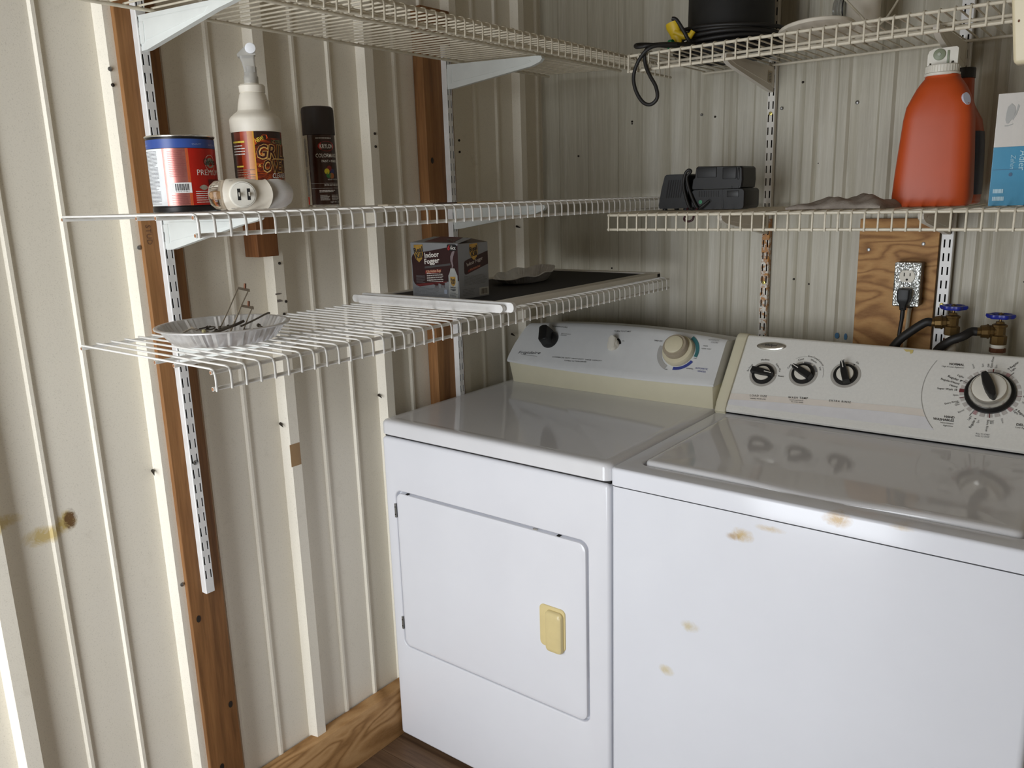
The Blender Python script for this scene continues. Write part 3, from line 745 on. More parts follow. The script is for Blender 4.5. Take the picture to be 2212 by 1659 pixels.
# ------------------------------------------------------------------ washer
WL, WR = 0.7035, 1.4540
gold = rgb(198, 166, 88)
st = [(x - WL, y, z, rx, ry, rz_, c, a) for (x, y, z, rx, ry, rz_, c, a) in (
    (0.983, 0.0, 0.828, .034, .05, .020, gold, .75), (0.966, 0, .822, .022, .05, .012, rgb(170, 132, 60), .6), (1.035, 0, .852, .040, .05, .010, gold, .5),
    (1.150, -0.004, 0.897, .036, .05, .020, rgb(186, 146, 58), .95), (0.884, 0, 0.611, .028, .05, .018, rgb(206, 190, 142), .7), (0.834, 0, .497, .026, .05, .018, rgb(210, 192, 138), .7), (1.25, 0, .905, .03, .05, .007, gold, .4))]
M['enamel_w'] = enamel('stained_white_enamel', rgb(229, 231, 237), stains=st)
was = thing('washing_machine', 'white top-loading washer with yellow smudges beside the dryer', 'washer', (WL, FY, 0.0))
ow = Vector((WL, FY, 0.0)); WW = WR - WL
b = MB(); L = []
for d, i in ((0.10, 0.0), (0.016, 0.0), (0.010, 0.0008), (0.005, 0.003), (0.0015, 0.007), (0.0, 0.013)):
    L.append([(x, d, z) for x, z in ((i, 0.016), (WW - i, 0.016), (WW - i, 0.8685), (i, 0.8685))])
b.loft(L, False, True).build('front_panel', M['enamel_w'], was, 60)
MB().box(0.0, WW, 0.098, 0.665, 0.016, 0.868).build('cabinet', M['enamel'], was, 0)
MB().box(0.003, WW - 0.003, 0.004, 0.66, 0.868, 0.8715).build('top_gap', M['dark'], was, 0)
# top deck with a rounded opening
b = MB(); fn = lambda u, v, d: (u, v, 0.9085 - d)
panel_hole(b, fn, (0.0, WW, -0.002, 0.668), 0.012, (0.041, WW - 0.034, 0.0485, 0.4700), 0.018, 0.037, 0.022, 0.0065, seg=4)
deck = b.build('top_deck', M['enamel_w'], was)
MB().box(0.03, WW - 0.025, 0.04, 0.48, 0.884, 0.887).build('opening_gap', M['dark'], was, 0)
# lid, slightly domed with a shallow finger dip in its front edge
b = MB(); L = []
X0, X1, Y0, Y1 = 0.0475, WW - 0.0405, 0.0535, 0.4630
for i, z in ((0.0, 0.890), (0.0, 0.9085), (0.0012, 0.9125), (0.004, 0.9150), (0.010, 0.9162), (0.022, 0.9158), (0.040, 0.9146), (0.075, 0.9142), (0.12, 0.9142)):
    ring = rrect(X0 + i, X1 - i, Y0 + i, Y1 - i, max(0.014 - i * .3, .004), 5)
    pts = []
    m = 14                                          # subdivide the straight sides so the dip can be shaped
    for k, p in enumerate(ring):
        q = ring[(k + 1) % len(ring)]
        long_ = (Vector(q) - Vector(p)).length > 0.05
        for j in range(m if long_ else 1):
            t_ = j / m; pts.append((p[0] + (q[0] - p[0]) * t_, p[1] + (q[1] - p[1]) * t_))
    row = []
    for x, y in pts:
        dip = math.exp(-((x - WW * 0.52) / 0.11) ** 2) * max(0, 1 - (y - Y0) / 0.055) if i < 0.06 else 0
        row.append((x, y - 0.004 * math.exp(-((x - WW * 0.52) / 0.14) ** 2) * (1 if y < Y0 + 0.03 else 0), z - 0.006 * dip * (1 if z > 0.9 else 0)))
    L.append(row)
b.loft(L).build('lid', M['enamel_lid'], was, 50)
for x in (0.05, WW - 0.05):
    for y in (0.06, 0.60): MB().lathe([(0.022, 0.0), (0.022, 0.008), (0.008, 0.010), (0.008, 0.026)], 14, (x, y, 0)).build('foot', M['rubber'], was)
# console
Ow = Vector((0, -0.292, 0.920))
wp = lambda u, v, n=0.0005: tuple(Ow + Vector((u, 0, 0)) + cU * v + cN * n - ow)
x0, x1 = 0.7300, 1.4265
prof_c = [(-0.0045, -0.006), (-0.002, -0.0015), (0.004, 0.0), (0.2050, 0.0), (0.2110, -0.002), (0.2150, -0.007), (0.2160, -0.02)]
b = MB()
b.loft([[wp(x0, v, n) for v, n in prof_c] + [(x0 - ow.x, 0.690, 1.075), (x0 - ow.x, 0.690, 0.911)],
        [wp(x1, v, n) for v, n in prof_c] + [(x1 - ow.x, 0.690, 1.075), (x1 - ow.x, 0.690, 0.911)]])
wcon = b.build('console', M['panel_w'], was, 40)
for xa, xb in ((0.7045, 0.7320), (1.4250, 1.4520)):
    b = MB()
    cp = [(-0.012, -0.010), (-0.009, 0.003), (0.000, 0.0060), (0.006, 0.0065), (0.012, 0.0090), (0.1950, 0.0090), (0.2070, 0.0065), (0.2150, 0.0000), (0.2200, -0.010), (0.2210, -0.03)]
    sec = lambda x, i: [wp(x, v - i * .3 if v > .1 else v + i * .3, n - i) for v, n in cp] + [(x - ow.x, 0.690, 1.078 - i), (x - ow.x, 0.690, 0.911)]
    b.loft([sec(xa, 0.004), sec(xa + 0.002, 0.001), sec(xa + 0.005, 0.0), sec(xb - 0.003, 0.0), sec(xb, 0.0015)])
    b.build('console_end_cap', M['cream'], was, 40)
MB().quad(lambda u, v: (u - ow.x, v - ow.y, 0.9100), 0.7060, 1.414, -0.291, -0.25).build('console_gap', M['dark'], was, 0)
q = lambda u, v: wp(u, v, 0.0009); q1 = lambda u, v: wp(u, v, 0.0012); q2 = lambda u, v: wp(u, v, 0.0016)
# swoosh bands
def band(lo, hi, u0, u1, n=24):
    m = MB(); vs = []
    for k in range(n + 1):
        u = u0 + (u1 - u0) * k / n; vs += [q(u, lo(u)), q(u, hi(u))]
    return m.add(vs, [(2 * k, 2 * k + 1, 2 * k + 3, 2 * k + 2) for k in range(n)])
sil = lambda u: 0.0265 + 0.0200 * min(1, (u - 0.732) / 0.36) ** 0.8
pal = lambda u: 0.0440 + 0.0195 * min(1, (u - 0.732) / 0.40) ** 0.85
arcx = lambda v: 1.2985 - math.sqrt(max(0, 0.1435 ** 2 - (v - 0.118) ** 2))
def band2(lo, hi, mat, name):
    m = MB(); n = 30; vs = []
    for k in range(n + 1):
        s_ = k / n
        for fnc in (lo, hi):
            u1_ = 1.19
            for _ in range(8): u1_ = arcx(fnc(u1_))
            u = 0.7325 + (u1_ - 0.7325) * s_; vs.append(q(u, fnc(u)))
    m.add(vs, [(2 * k, 2 * k + 1, 2 * k + 3, 2 * k + 2) for k in range(n)])
    return m.build(name, mat, wcon, 0)
band2(lambda u: 0.0125 + 0.0045 * (u - .73) / .4, sil, M['silver'], 'silver_band')
band2(lambda u: sil(u) + 0.0002, pal, M['pale_band'], 'pale_band')
m = MB(); m.ring(q1, 1.2985, 0.118, 0.1425, 0.1437, R(152), R(222), 30); m.build('printed_arc', M['ink_lt'], wcon, 0)
# badge
b = MB()
for k, (rx, ry, h) in enumerate(((0.0365, 0.0112, 0.0), (0.0365, 0.0112, 0.0020), (0.0345, 0.0098, 0.0035), (0.024, 0.0060, 0.0042))):
    pass
b.loft([[wp(0.7985 + rx * math.cos(2 * PI * j / 32), 0.1840 + ry * math.sin(2 * PI * j / 32) + 0.002 * math.cos(2 * PI * j / 32), h) for j in range(32)]
        for rx, ry, h in ((0.0365, 0.0112, 0.0), (0.0365, 0.0112, 0.0020), (0.0340, 0.0096, 0.0036), (0.024, 0.0060, 0.0044))])
bad = b.build('badge', M['chrome'], was)
MB().text(lambda u, v: wp(u, v, 0.0047), 'Whirlpool', 0.7985, 0.1825, 0.0062, 'CENTER', width=0.030, ang=R(3), shear=0.2, bold=0.01).build('lettering', M['ink'], bad, 0)
# three small knobs
ringm = M['ink_lt']
def knob(u, v, ang, kind):
    MB().ring(q1, u, v, 0.0270, 0.0335, 0, 2 * PI, 40).build('dial_scale', plain('grey_dial_ring', rgb(178, 174, 166), 0.5), wcon, 0)
    F = on_panel(wp, u, v)
    k = MB().lathe([(0.0268, 0.0), (0.0268, 0.005), (0.0255, 0.0072), (0.0190, 0.0080)], 36, cap1=False).mapped(F).build('knob', M['black'], was)
    MB().lathe([(0.0192, 0.0078), (0.0186, 0.0105), (0.015, 0.0118), (0.001, 0.012)], 32).mapped(F).build('knob_face', M['white_plastic'], k)
    Fg = on_panel(wp, u, v, ang)
    g = MB()                                                        # tapering bar grip: the pointer end overhangs the skirt
    L = []
    for z, sc in ((0.006, 1.0), (0.016, 1.0), (0.0215, 0.94), (0.0235, 0.80)):
        out = [(-0.0262, -0.0075), (-0.0150, -0.0078), (0.0, -0.0080), (0.0165, -0.0064), (0.0275, -0.0040), (0.0290, 0.0), (0.0275, 0.0040), (0.0165, 0.0064), (0.0, 0.0080), (-0.0150, 0.0078), (-0.0262, 0.0075)]
        L.append([(a * (0.5 + sc / 2), c * sc, z) for a, c in out])
    gp = g.loft(L).mapped(Fg).build('knob_grip', M['black'], k, 30)
    MB().box(0.009, 0.0268, -0.0009, 0.0009, 0.0232, 0.0240).mapped(Fg).build('pointer_line', M['white_ink'], gp, 0)
    return k
knob(0.7985, 0.1050, R(-8), 0); knob(0.8935, 0.1175, R(152), 0); knob(0.9895, 0.1265, R(112), 0)
tk = ML(); tg = ML(); tl = ML(); tr = ML()
for u, v, a in ((0.8935, 0.1175, 100), (0.8935, 0.1175, 55), (0.8935, 0.1175, 10), (0.7985, 0.105, 4)):
    tl.ring(q2, u, v, 0.0275, 0.0330, R(a), R(a + 3), 2)
for u, v, a0, a1 in ((0.8935, .1175, 66, 100), (0.8935, .1175, 14, 52)): tg.ring(q2, u, v, 0.0285, 0.0322, R(a0), R(a1), 12)
tg.ring(q2, 0.8935, 0.1175, 0.0465, 0.0470, R(-5), R(30), 8); tg.ring(q2, 0.8935, .1175, 0.0465, .0470, R(92), R(125), 8)
tk.text(q2, 'Medium', 0.7985, 0.105, 0.0044, 'CENTER', ang=R(97), arc=0.0385); tk.text(q2, 'Ex Small', 0.7985, 0.105, 0.0042, 'CENTER', ang=R(160), arc=0.0385)
tk.text(q2, 'Super Plus', 0.7985, 0.105, 0.0042, 'CENTER', ang=R(34), arc=0.0385); tk.text(q2, 'Reset', 0.8365, 0.1030, 0.0044)
tk.text(q2, 'Cold', 0.8935, 0.1175, 0.0044, 'CENTER', ang=R(157), arc=0.0385); tk.text(q2, 'Cool', 0.8935, 0.1175, 0.0044, 'CENTER', ang=R(111), arc=0.0385)
tk.text(q2, 'Warm', 0.8935, .1175, 0.0044, 'CENTER', ang=R(66), arc=0.0385); tk.text(q2, 'Hot', 0.8935, .1175, 0.0042, 'CENTER', ang=R(26), arc=0.0385)
tk.text(q2, 'AutoTempControl', 0.8935, .1175, 0.0042, 'CENTER', ang=R(62), arc=0.0465)
tk.text(q2, 'Off', 0.9895, .1265, 0.0042, 'CENTER', ang=R(112), arc=0.0370); tk.text(q2, 'On', 0.9895, .1265, 0.0042, 'CENTER', ang=R(60), arc=0.0370)
tk.disc(q2, 1.0030, 0.1545, 0.0018, n=10)
tk.text(q2, 'LOAD SIZE', 0.7822, 0.0418, 0.0050, width=0.0415, ang=R(4), space=1.3, bold=.006); tk.text(q2, 'VARIABLE WATER LEVEL', 0.7845, 0.0350, 0.0030, width=0.039, ang=R(4))
tk.text(q2, 'WASH TEMP', 0.8745, 0.0490, 0.0052, width=0.0455, ang=R(4.5), space=1.3, bold=.006); tk.text(q2, 'AutoTempControl', 0.8790, 0.0444, 0.0028, width=0.032, ang=R(4)); tk.text(q2, 'ALL COLD RINSES', 0.8838, 0.0400, 0.0028, width=0.0285, ang=R(3))
tk.text(q2, 'EXTRA RINSE', 0.9690, 0.0540, 0.0050, width=0.0475, ang=R(2.5), space=1.3, bold=.003)
# main timer dial
dc = (1.2850, 0.1185)
m = MB()
seg = [(i * 15 + 3, i * 15 + 13) for i in range(24)]
for a0, a1 in seg: m.ring(q1, dc[0], dc[1], 0.0480, 0.0565, R(a0), R(a1), 5)
m.build('dial_scale', plain('timer_scale', rgb(196, 190, 184), 0.5), wcon, 0)
for a, w in ((92, 2), (181, 9), (0, 1.6), (199, 1.6), (-82, 2)): tr.ring(q2, dc[0], dc[1], 0.0480, 0.0575, R(a - w / 2), R(a + w / 2), 4)
tr.build('printed_mark', M['ink_red'], wcon, 0)
m = MB()
for a, w in ((60, 9), (-38, 8), (-112, 7)): m.ring(q2, dc[0], dc[1], 0.0480, 0.0570, R(a - w / 2), R(a + w / 2), 4)
m.build('printed_mark', M['ink_pink'], wcon, 0)
for a in (158, 56, -117): tk.ring(q2, dc[0], dc[1], 0.0480, 0.0640, R(a - .5), R(a + .5), 2)
F = on_panel(wp, *dc)
k = MB().lathe([(0.0478, 0.0), (0.0478, 0.006), (0.0455, 0.0085), (0.0400, 0.0090)], 48, cap1=False).mapped(F).build('timer_dial', M['black_shiny'], was)
MB().lathe([(0.0402, 0.0085), (0.0400, 0.014), (0.0370, 0.024), (0.0335, 0.028), (0.0320, 0.028)], 48, cap0=False, cap1=False).mapped(F).build('dial_bezel', M['chrome'], k)
MB().lathe([(0.0325, 0.0255), (0.0318, 0.0300), (0.029, 0.0312), (0.001, 0.0312)], 40).mapped(F).build('dial_face', M['white_plastic'], k)
Fg = on_panel(wp, dc[0], dc[1], R(115)); L = []
for z, sc in ((0.030, 1.0), (0.040, 1.0), (0.046, 0.9), (0.048, 0.7)):
    L.append([(a * (.6 + .4 * sc), c * sc, z) for a, c in ((-0.0318, -0.002), (-0.026, -0.0068), (-0.01, -0.0098), (0.010, -0.0098), (0.026, -0.0072), (0.0318, -0.0045), (0.0318, 0.0045), (0.026, 0.0072), (0.010, 0.0098), (-0.01, 0.0098), (-0.026, 0.0068), (-0.0318, 0.002))])
MB().loft(L).mapped(Fg).build('dial_grip', M['black'], k, 30)
T = lambda s_, u, v, h, w=None, al='LEFT', a=0, b_=0.0, g=tk: g.text(q2, s_, u, v, h, al, R(a), w, b_)
T('NORMAL', 1.2267, 0.1768, 0.0052, 0.0290, 'RIGHT', 1, .012); T('High & Low Agitation', 1.2268, 0.1708, 0.0032, 0.0425, 'RIGHT', 1)
T('Light', 1.2302, 0.1470, 0.0046, 0.0136, 'RIGHT', -20); T('Regular 9', 1.2270, 0.1372, 0.0050, 0.0290, 'RIGHT', -19, .008); T('Regular/Heavy', 1.2250, 0.1305, 0.0046, 0.0385, 'RIGHT', -12, .006)
T('Heavy', 1.2232, 0.1230, 0.0046, 0.0168, 'RIGHT', -9, .006); T('Super Wash 18', 1.2232, 0.1155, 0.0046, 0.0385, 'RIGHT', 1, .006); T('Spin', 1.2275, 0.1040, 0.0042, 0.0100, 'RIGHT', 5, 0, tg)
T('Extra Rinse', 1.2300, 0.0905, 0.0042, 0.0260, 'RIGHT', 24); T('OFF', 1.2330, 0.0878, 0.0030, None, 'RIGHT', 24, .008); T('Spin', 1.2340, 0.0838, 0.0040, None, 'RIGHT', 26, 0, tg); T('Rinse', 1.2450, 0.0722, 0.0042, None, 'RIGHT', 42, 0, tg)
T('HAND', 1.2293, 0.0500, 0.0054, 0.0192, 'RIGHT', 1.5, .012); T('WASHABLES', 1.2296, 0.0425, 0.0054, 0.0400, 'RIGHT', 1.5, .012); T('Intermittent', 1.2298, 0.0364, 0.0034, 0.0245, 'RIGHT', 1.5); T('Agitation', 1.2300, 0.0305, 0.0034, 0.0190, 'RIGHT', 1.5)
T('Regular 6', 1.2700, 0.0570, 0.0046, None, 'RIGHT', 74, .006); T('Light', 1.2610, 0.0605, 0.0040, None, 'RIGHT', 68); T('Spin', 1.2760, 0.0540, 0.0036, None, 'RIGHT', 80, 0, tg)
T('Extra Rinse', 1.2895, 0.0565, 0.0040, None, 'LEFT', -88, .003); T('OFF', 1.2945, 0.0565, 0.0034, None, 'LEFT', -85, .01); T('Spin', 1.2985, 0.0570, 0.0036, None, 'LEFT', -82, 0, tg); T('Rinse', 1.3130, 0.0625, 0.0036, None, 'LEFT', -66, 0, tg)
T('PULL TO START', 1.2868, 0.0213, 0.0034, 0.0250, 'CENTER', 2, 0, tg); T('PUSH TO STOP', 1.2868, 0.0162, 0.0034, 0.0250, 'CENTER', 2, 0, tg)
T('DELICATE', 1.3423, 0.0520, 0.0052, None, 'LEFT', 1, .012); T('Low Agitation', 1.3420, 0.0464, 0.0034, None, 'LEFT', 1)
T('Extra Rinse', 1.2795, 0.1790, 0.0040, None, 'LEFT', 90, .003); T('OFF', 1.2740, 0.1790, 0.0034, None, 'LEFT', 92, .01); T('Spin', 1.2880, 0.1780, 0.0036, None, 'LEFT', 86, 0, tg); T('Rinse', 1.2480, 0.1740, 0.0036, None, 'LEFT', 118, 0, tg); T('Spin', 1.2640, 0.1785, 0.0036, None, 'LEFT', 104, 0, tg)
T('9 Regular', 1.3110, 0.1765, 0.0046, None, 'LEFT', 52, .006); T('Light', 1.3160, 0.1735, 0.0040, None, 'LEFT', 48); T('6 Regular', 1.3350, 0.0865, 0.0046, None, 'LEFT', -38, .006); T('Light', 1.3320, 0.0830, 0.0040, None, 'LEFT', -40)
T('Rinse', 1.3440, 0.1420, 0.0036, None, 'LEFT', 22, 0, tg); T('Extra Rinse', 1.3455, 0.1170, 0.0040, None, 'LEFT', 0, .003); T('Spin', 1.3445, 0.1290, 0.0036, None, 'LEFT', 10, 0, tg); T('Spin', 1.3445, 0.1040, 0.0036, None, 'LEFT', -10, 0, tg)
tk.build('lettering', M['ink'], wcon, 0); tg.build('lettering', M['ink_grey'], wcon, 0); tl.build('printed_mark', M['white_ink'], wcon, 0)
# peeled tape remnant on the console's top edge
MB().poly(lambda u, v: wp(u, v, 0.0011), [(1.0990, 0.2060), (1.1200, 0.2060), (1.1200, 0.1990), (1.1165, 0.1950), (1.1130, 0.2010), (1.1060, 0.2000)]).build('tape_scrap', plain('yellowed_tape', rgb(206, 188, 120), 0.5), wcon, 0)

# ------------------------------------------------------------------ things on the left shelves
def cylmap(Rr):
    """label mapping on an upright cylinder: u = arc length from the viewer-facing line, v = height"""
    return lambda u, v: (Rr * math.sin(u / Rr), -Rr * math.cos(u / Rr), v)
def patch(name, mat, parent, Rr, a0, a1, z0, z1, n=16):
    f = cylmap(Rr); return MB().quad(f, Rr * R(a0), Rr * R(a1), z0, z1, n, 1).build(name, mat, parent, 60)

# paint can
cx, cy = 0.207, -1.362
can = thing('paint_can', 'red paint can with blue top band, leftmost thing on the middle left shelf', 'paint can', (cx, cy, ZM), facing(cx, cy))
RC, HC = 0.0635, 0.128
MB().lathe([(RC - .003, 0.0), (RC, 0.0015), (RC, 0.009), (RC - .0015, 0.010), (RC - .0015, HC - 0.004), (RC, HC - 0.003), (RC + .0006, HC - 0.0012), (RC - .0006, HC), (RC - .0025, HC - .0005), (RC - .004, HC - .004), (RC - 0.010, HC - .0045)], 56).build('tin_body', plain('black_tin', rgb(40, 38, 38), 0.35, 0.5), can)
MB().lathe([(RC + .0004, HC - 0.0024), (RC + .0010, HC - .0010), (RC - .0004, HC + .0004), (RC - .0030, HC - .0002)], 56, cap0=False, cap1=False).build('rim', M['chrome'], can)
Rl = RC - 0.0009
redm = plain('red_metallic_label', rgb(186, 34, 22), 0.3, 0.25, vary=0.05); pinkm = plain('rose_glare_foil_label', rgb(206, 132, 124), 0.26, 0.75, vary=0.08, scale=30, bump=.1)
patch('paper_label', plain('white_paper_label', rgb(226, 228, 228), 0.5), can, Rl, -178, -33, 0.0115, 0.106, 36)
patch('paper_label', pinkm, can, Rl, -33, 9, 0.0115, 0.106)  # metallic red panel of the label, its glare put into the rose colour
patch('paper_label', plain('orange_label_edge', rgb(206, 96, 50), 0.35, 0.2), can, Rl, 6, 11, 0.0115, 0.106, 3)
red = patch('paper_label', redm, can, Rl, 11, 182, 0.0115, 0.106, 40)
patch('paper_label', plain('blue_label_band', rgb(52, 80, 150), 0.35), can, Rl, -180, 180, 0.1068, 0.1215, 64)
f = cylmap(Rl + 0.0005); f2 = cylmap(Rl + 0.0009)
D = lambda a: Rl * R(a)
t = MB().lines(f, D(-84), D(-45), 0.014, 0.103, 40, 0.34, 5, 0.30); t.build('fine_print', M['ink_grey'], can, 0)
t = MB().lines(f, D(-24), D(5), 0.058, 0.103, 15, 0.16, 6, 0.4).lines(f, D(-24), D(5), 0.013, 0.030, 6, 0.18, 8, .4); t.build('fine_print', plain('wine_ink', rgb(134, 62, 60), .6), can, 0)
lab = MB().quad(f, D(-26), D(11), 0.0325, 0.0495, 8, 1).build('barcode_label', plain('white_sticker', rgb(236, 236, 232), .5), can, 0)
bc = MB(); rnd = random.Random(2); a = -16
while a < 6:
    w = 0.4 + rnd.random() * 1.1; bc.quad(f2, D(a), D(a + w), 0.0365, 0.0475); a += w + 0.5 + rnd.random() * 0.9
bc.text(f2, '0 33101 57120 6', D(-15), 0.0338, 0.0019, width=D(21)); bc.build('barcode', M['ink'], lab, 0)
t = MB(); t.text(f, 'PREMIUM', D(23), 0.0615, 0.0095, width=0.058, bold=-.005)
t.ring(f, D(53), 0.0815, 0.0135, 0.0142, 0, 2 * PI, 30); t.lines(f, D(17), D(42), 0.0145, 0.036, 6, .32, 11, .5).lines(f, D(56), D(82), .034, .04, 1, .4, 3, .9)
t.text(cylmap(Rl + .0010), 'ONE COAT', D(60), 0.0500, 0.0026); t.text(cylmap(Rl + .0010), 'PAINT + PRIMER', D(56), 0.0462, 0.0026)
t.build('lettering', M['white_ink'], can, 0)
t = MB(); t.text(f2, 'Glidden', D(37.5), 0.0790, 0.0105, width=0.034, bold=.012); t.build('lettering', plain('dark_green_ink', rgb(40, 58, 50), .5), can, 0)
MB().disc(f, D(53), 0.0820, 0.0118, 0.0085, 24).build('logo_oval', plain('silver_green', rgb(150, 164, 152), .4, .3), can, 0)
MB().quad(f, D(44), D(84), 0.0440, 0.0545, 8, 1).build('label_plaque', plain('dark_wine', rgb(96, 22, 18), .5), can, 0)
b = MB().poly(f, [(D(24), .041), (D(28.5), .0445), (D(33), .0455), (D(37.5), .0445), (D(42), .041), (D(37.5), .0375), (D(33), .0365), (D(28.5), .0375)]); b.build('emblem', M['chrome'], can, 0)
can.scale = (.863, .863, .96)
MB().text(f, 'QUALITY', D(19), 0.1115, 0.0030, space=1.1).text(f, 'WHITE BASE', D(52), 0.1105, 0.0030).text(f, 'READY MIX', D(-88), 0.1110, 0.0028).build('lettering', plain('pale_blue_ink', rgb(150, 165, 205), .5), can, 0)

# spray bottle of grill cleaner
cx, cy = 0.242, -1.2345
bot = thing('spray_bottle', 'white trigger bottle with flame-coloured grill cleaner label behind the paint can', 'spray bottle', (cx, cy, ZM), facing(cx, cy))
RB = 0.0440
MB().lathe([(RB - .006, 0), (RB - .001, .002), (RB, .008), (RB, .143), (RB + .0015, .147), (RB + .0015, .166), (RB, .170), (RB - .006, .176), (RB - .014, .182), (.0290, .184), (.0272, .196), (.0235, .212), (.0215, .2155), (.0228, .2165), (.0232, .2275), (.0210, .2300), (.013, .2305), (.0122, .232)], 48).build('bottle_body', M['grubby_plastic'], bot)
MB().lathe([(.0128, .2310), (.0128, .2335), (.0118, .2345), (.0112, .2420), (.0095, .2430)], 24).build('neck_ring', M['white_plastic'], bot)
trl = plain('translucent_plastic', rgb(214, 212, 206), 0.35, vary=.02, Transmission_Weight=0.55, IOR=1.2)
b = MB().lathe([(.0128, .2325), (.0128, .2440), (.0112, .2470), (.0112, .262)], 22, cap0=False, cap1=False)
L = []
for z, xa, xb, yy in ((.252, -.0105, .0105, .0095), (.268, -.0130, .0098, .0090), (.281, -.0170, .0098, .0085)):
    L.append([(p[0], p[1], z) for p in rrect(xa, xb, -yy, yy, .004, 3)])
b.loft(L); b.add([], [])
hd = b.build('spray_head', trl, bot)
b = MB(); pl = [(-.0190, .2790), (-.0205, .2835), (-.0020, .3010), (.0080, .3030), (.0115, .3000), (.0115, .2830), (.0, .2790)]
b.loft([[(x, -.0075, z) for x, z in pl], [(x, .012, z) for x, z in pl]]); b.build('nozzle_shroud', trl, hd)
MB().tube([(.0035, -.0140, .2935), (.0035, -.0135, .2935), (.0035, -.004, .2935)], [.0078, .0092, .0092], 20).build('nozzle_cap', plain('white_nozzle', rgb(236, 238, 240), .35), hd)
f = cylmap(RB + .0006); f2 = cylmap(RB + .0010); f3 = cylmap(RB + .0014); D = lambda a: RB * R(a)
bot.scale = (.958, .958, .925)
zl0, zl1 = 0.008, 0.1430
for a0, a1, c in ((-182, -62, (44, 26, 18)), (-62, -40, (96, 34, 18)), (-40, -22, (158, 56, 20)), (-22, -9, (190, 120, 40)), (-9, -6, (206, 150, 50))):
    patch('bottle_label', plain('label_%d_%d' % (c[0], c[1]), rgb(*c), .3, vary=.12, scale=60), bot, RB + .0004, a0, a1, zl0, zl1, max(2, int((a1 - a0) / 6)))
fl = N('flame_print'); _v = fl.coord((1, 1, 3.0)); _n = fl.noise(_v, 34, 4, .65, 1.6)
fl.base(fl.ramp(_n, [(.36, rgb(40, 15, 9)), (.50, rgb(104, 34, 13)), (.60, rgb(158, 66, 20)), (.72, rgb(190, 104, 32))])); fl.set(.3)
patch('bottle_label', fl.m, bot, RB + .0004, -6, 178, zl0, zl1, 30)
b = MB().quad(f, D(-6), D(70), zl1 - .012, zl1, 12, 1); b.build('label_band', plain('label_dark', rgb(46, 26, 18), .35), bot, 0)
tr_ = R(10)
def outlined(txt, u, v, h, w, edge=.045, ang=0.0):
    MB().text(f2, txt, u - .0006, v - .0006, h, bold=edge, shear=.25, width=w + .0014, ang=ang).build('lettering', plain('gold_outline', rgb(214, 168, 96), .4), bot, 0)
    MB().text(f3, txt, u, v, h, bold=.008, shear=.25, width=w, ang=ang).build('lettering', plain('maroon_letter', rgb(58, 18, 14), .5), bot, 0)
outlined('GRILL', D(-3), .0945, .0240, .070, .06); outlined('OVEN', D(9), .0700, .0215, .057, .06)
MB().text(f3, '&', D(-2), .0780, .006, shear=.2).text(f3, 'Grease', D(90), .026, .003).build('lettering', plain('gold_print', rgb(210, 160, 70), .5), bot, 0)
MB().text(f3, 'CLEANER', D(30), .0580, .0088, bold=.01, shear=.25, width=.034).text(f3, 'Carbon & Degreaser', D(14), .0480, .0046, shear=.25, ang=R(6)).text(f3, 'Tough on Grease', D(20), .0375, .0038, shear=.25, ang=R(2)).text(f3, 'CAUTION:', D(5), .0290, .0026).build('lettering', M['white_ink'], bot, 0)
MB().poly(f2, [(D(12), .0465), (D(14), .0530), (D(40), .0565), (D(70), .0575), (D(70), .0515), (D(40), .0505)]).poly(f2, [(D(31), .1190), (D(35), .1270), (D(70), .1300), (D(70), .1200)]).build('label_flash', plain('green_flash', rgb(62, 92, 52), .5), bot, 0)
MB().text(f3, 'CITRUS', D(38), .1212, .0060, shear=.25).build('lettering', plain('pale_green_ink', rgb(130, 160, 110), .5), bot, 0)
MB().poly(f2, [(D(-5), .1185), (D(-6), .1265), (D(14), .1365), (D(24), .1365), (D(26), .1305)]).build('label_flash', plain('orange_flash', rgb(196, 72, 24), .5), bot, 0)
MB().text(f3, 'NEW!', D(-2), .1222, .0072, bold=.01, ang=R(22), width=.0155).lines(f2, D(-68), D(-28), .1225, .1265, 1, .8, 4, .2).lines(f2, D(-62), D(-38), .0785, .0820, 1, .8, 5, .3).build('lettering', plain('yellow_ink', rgb(222, 196, 70), .5), bot, 0)
MB().lines(f2, D(-68), D(-30), .100, .120, 4, .35, 21, .14).build('fine_print', M['white_ink'], bot, 0)
MB().lines(f2, D(-62), D(-12), .054, .076, 5, .35, 22, .14).lines(f2, D(-62), D(-12), .018, .030, 4, .3, 23, .2).build('fine_print', plain('grey_brown_ink', rgb(150, 120, 96), .5), bot, 0)

# spray paint can
cx, cy = 0.206, -1.0645
sp = thing('spray_paint_can', 'dark brown aerosol paint can with a red oval logo and matt cap', 'spray can', (cx, cy, ZM), facing(cx, cy))
RS_ = 0.0325
sp.scale = (.942, .942, .973)
MB().lathe([(.026, .0012), (.030, 0), (RS_, .001), (RS_, .0035), (RS_ - .0015, .005), (RS_ - .0015, .140)], 44).build('can_body', M['chrome'], sp)
MB().lathe([(RS_ + .0004, .1410), (RS_ + .0004, .1875), (RS_ - .0006, .1925), (RS_ - .004, .1950), (.001, .1955)], 44).build('cap', plain('dark_brown_cap', rgb(44, 34, 30), .55, vary=.1), sp)
r_ = RS_ - .0011; f = cylmap(r_ + .0004); f2 = cylmap(r_ + .0007); f3 = cylmap(r_ + .001); D = lambda a: r_ * R(a)
patch('can_label', plain('dark_brown_label', rgb(54, 30, 18), .22, vary=.12, scale=50), sp, r_, -50, 182, .0055, .1405, 40)
patch('can_label', plain('cream_label', rgb(176, 168, 148), .5), sp, r_, -178, -50, .0055, .1405, 24)
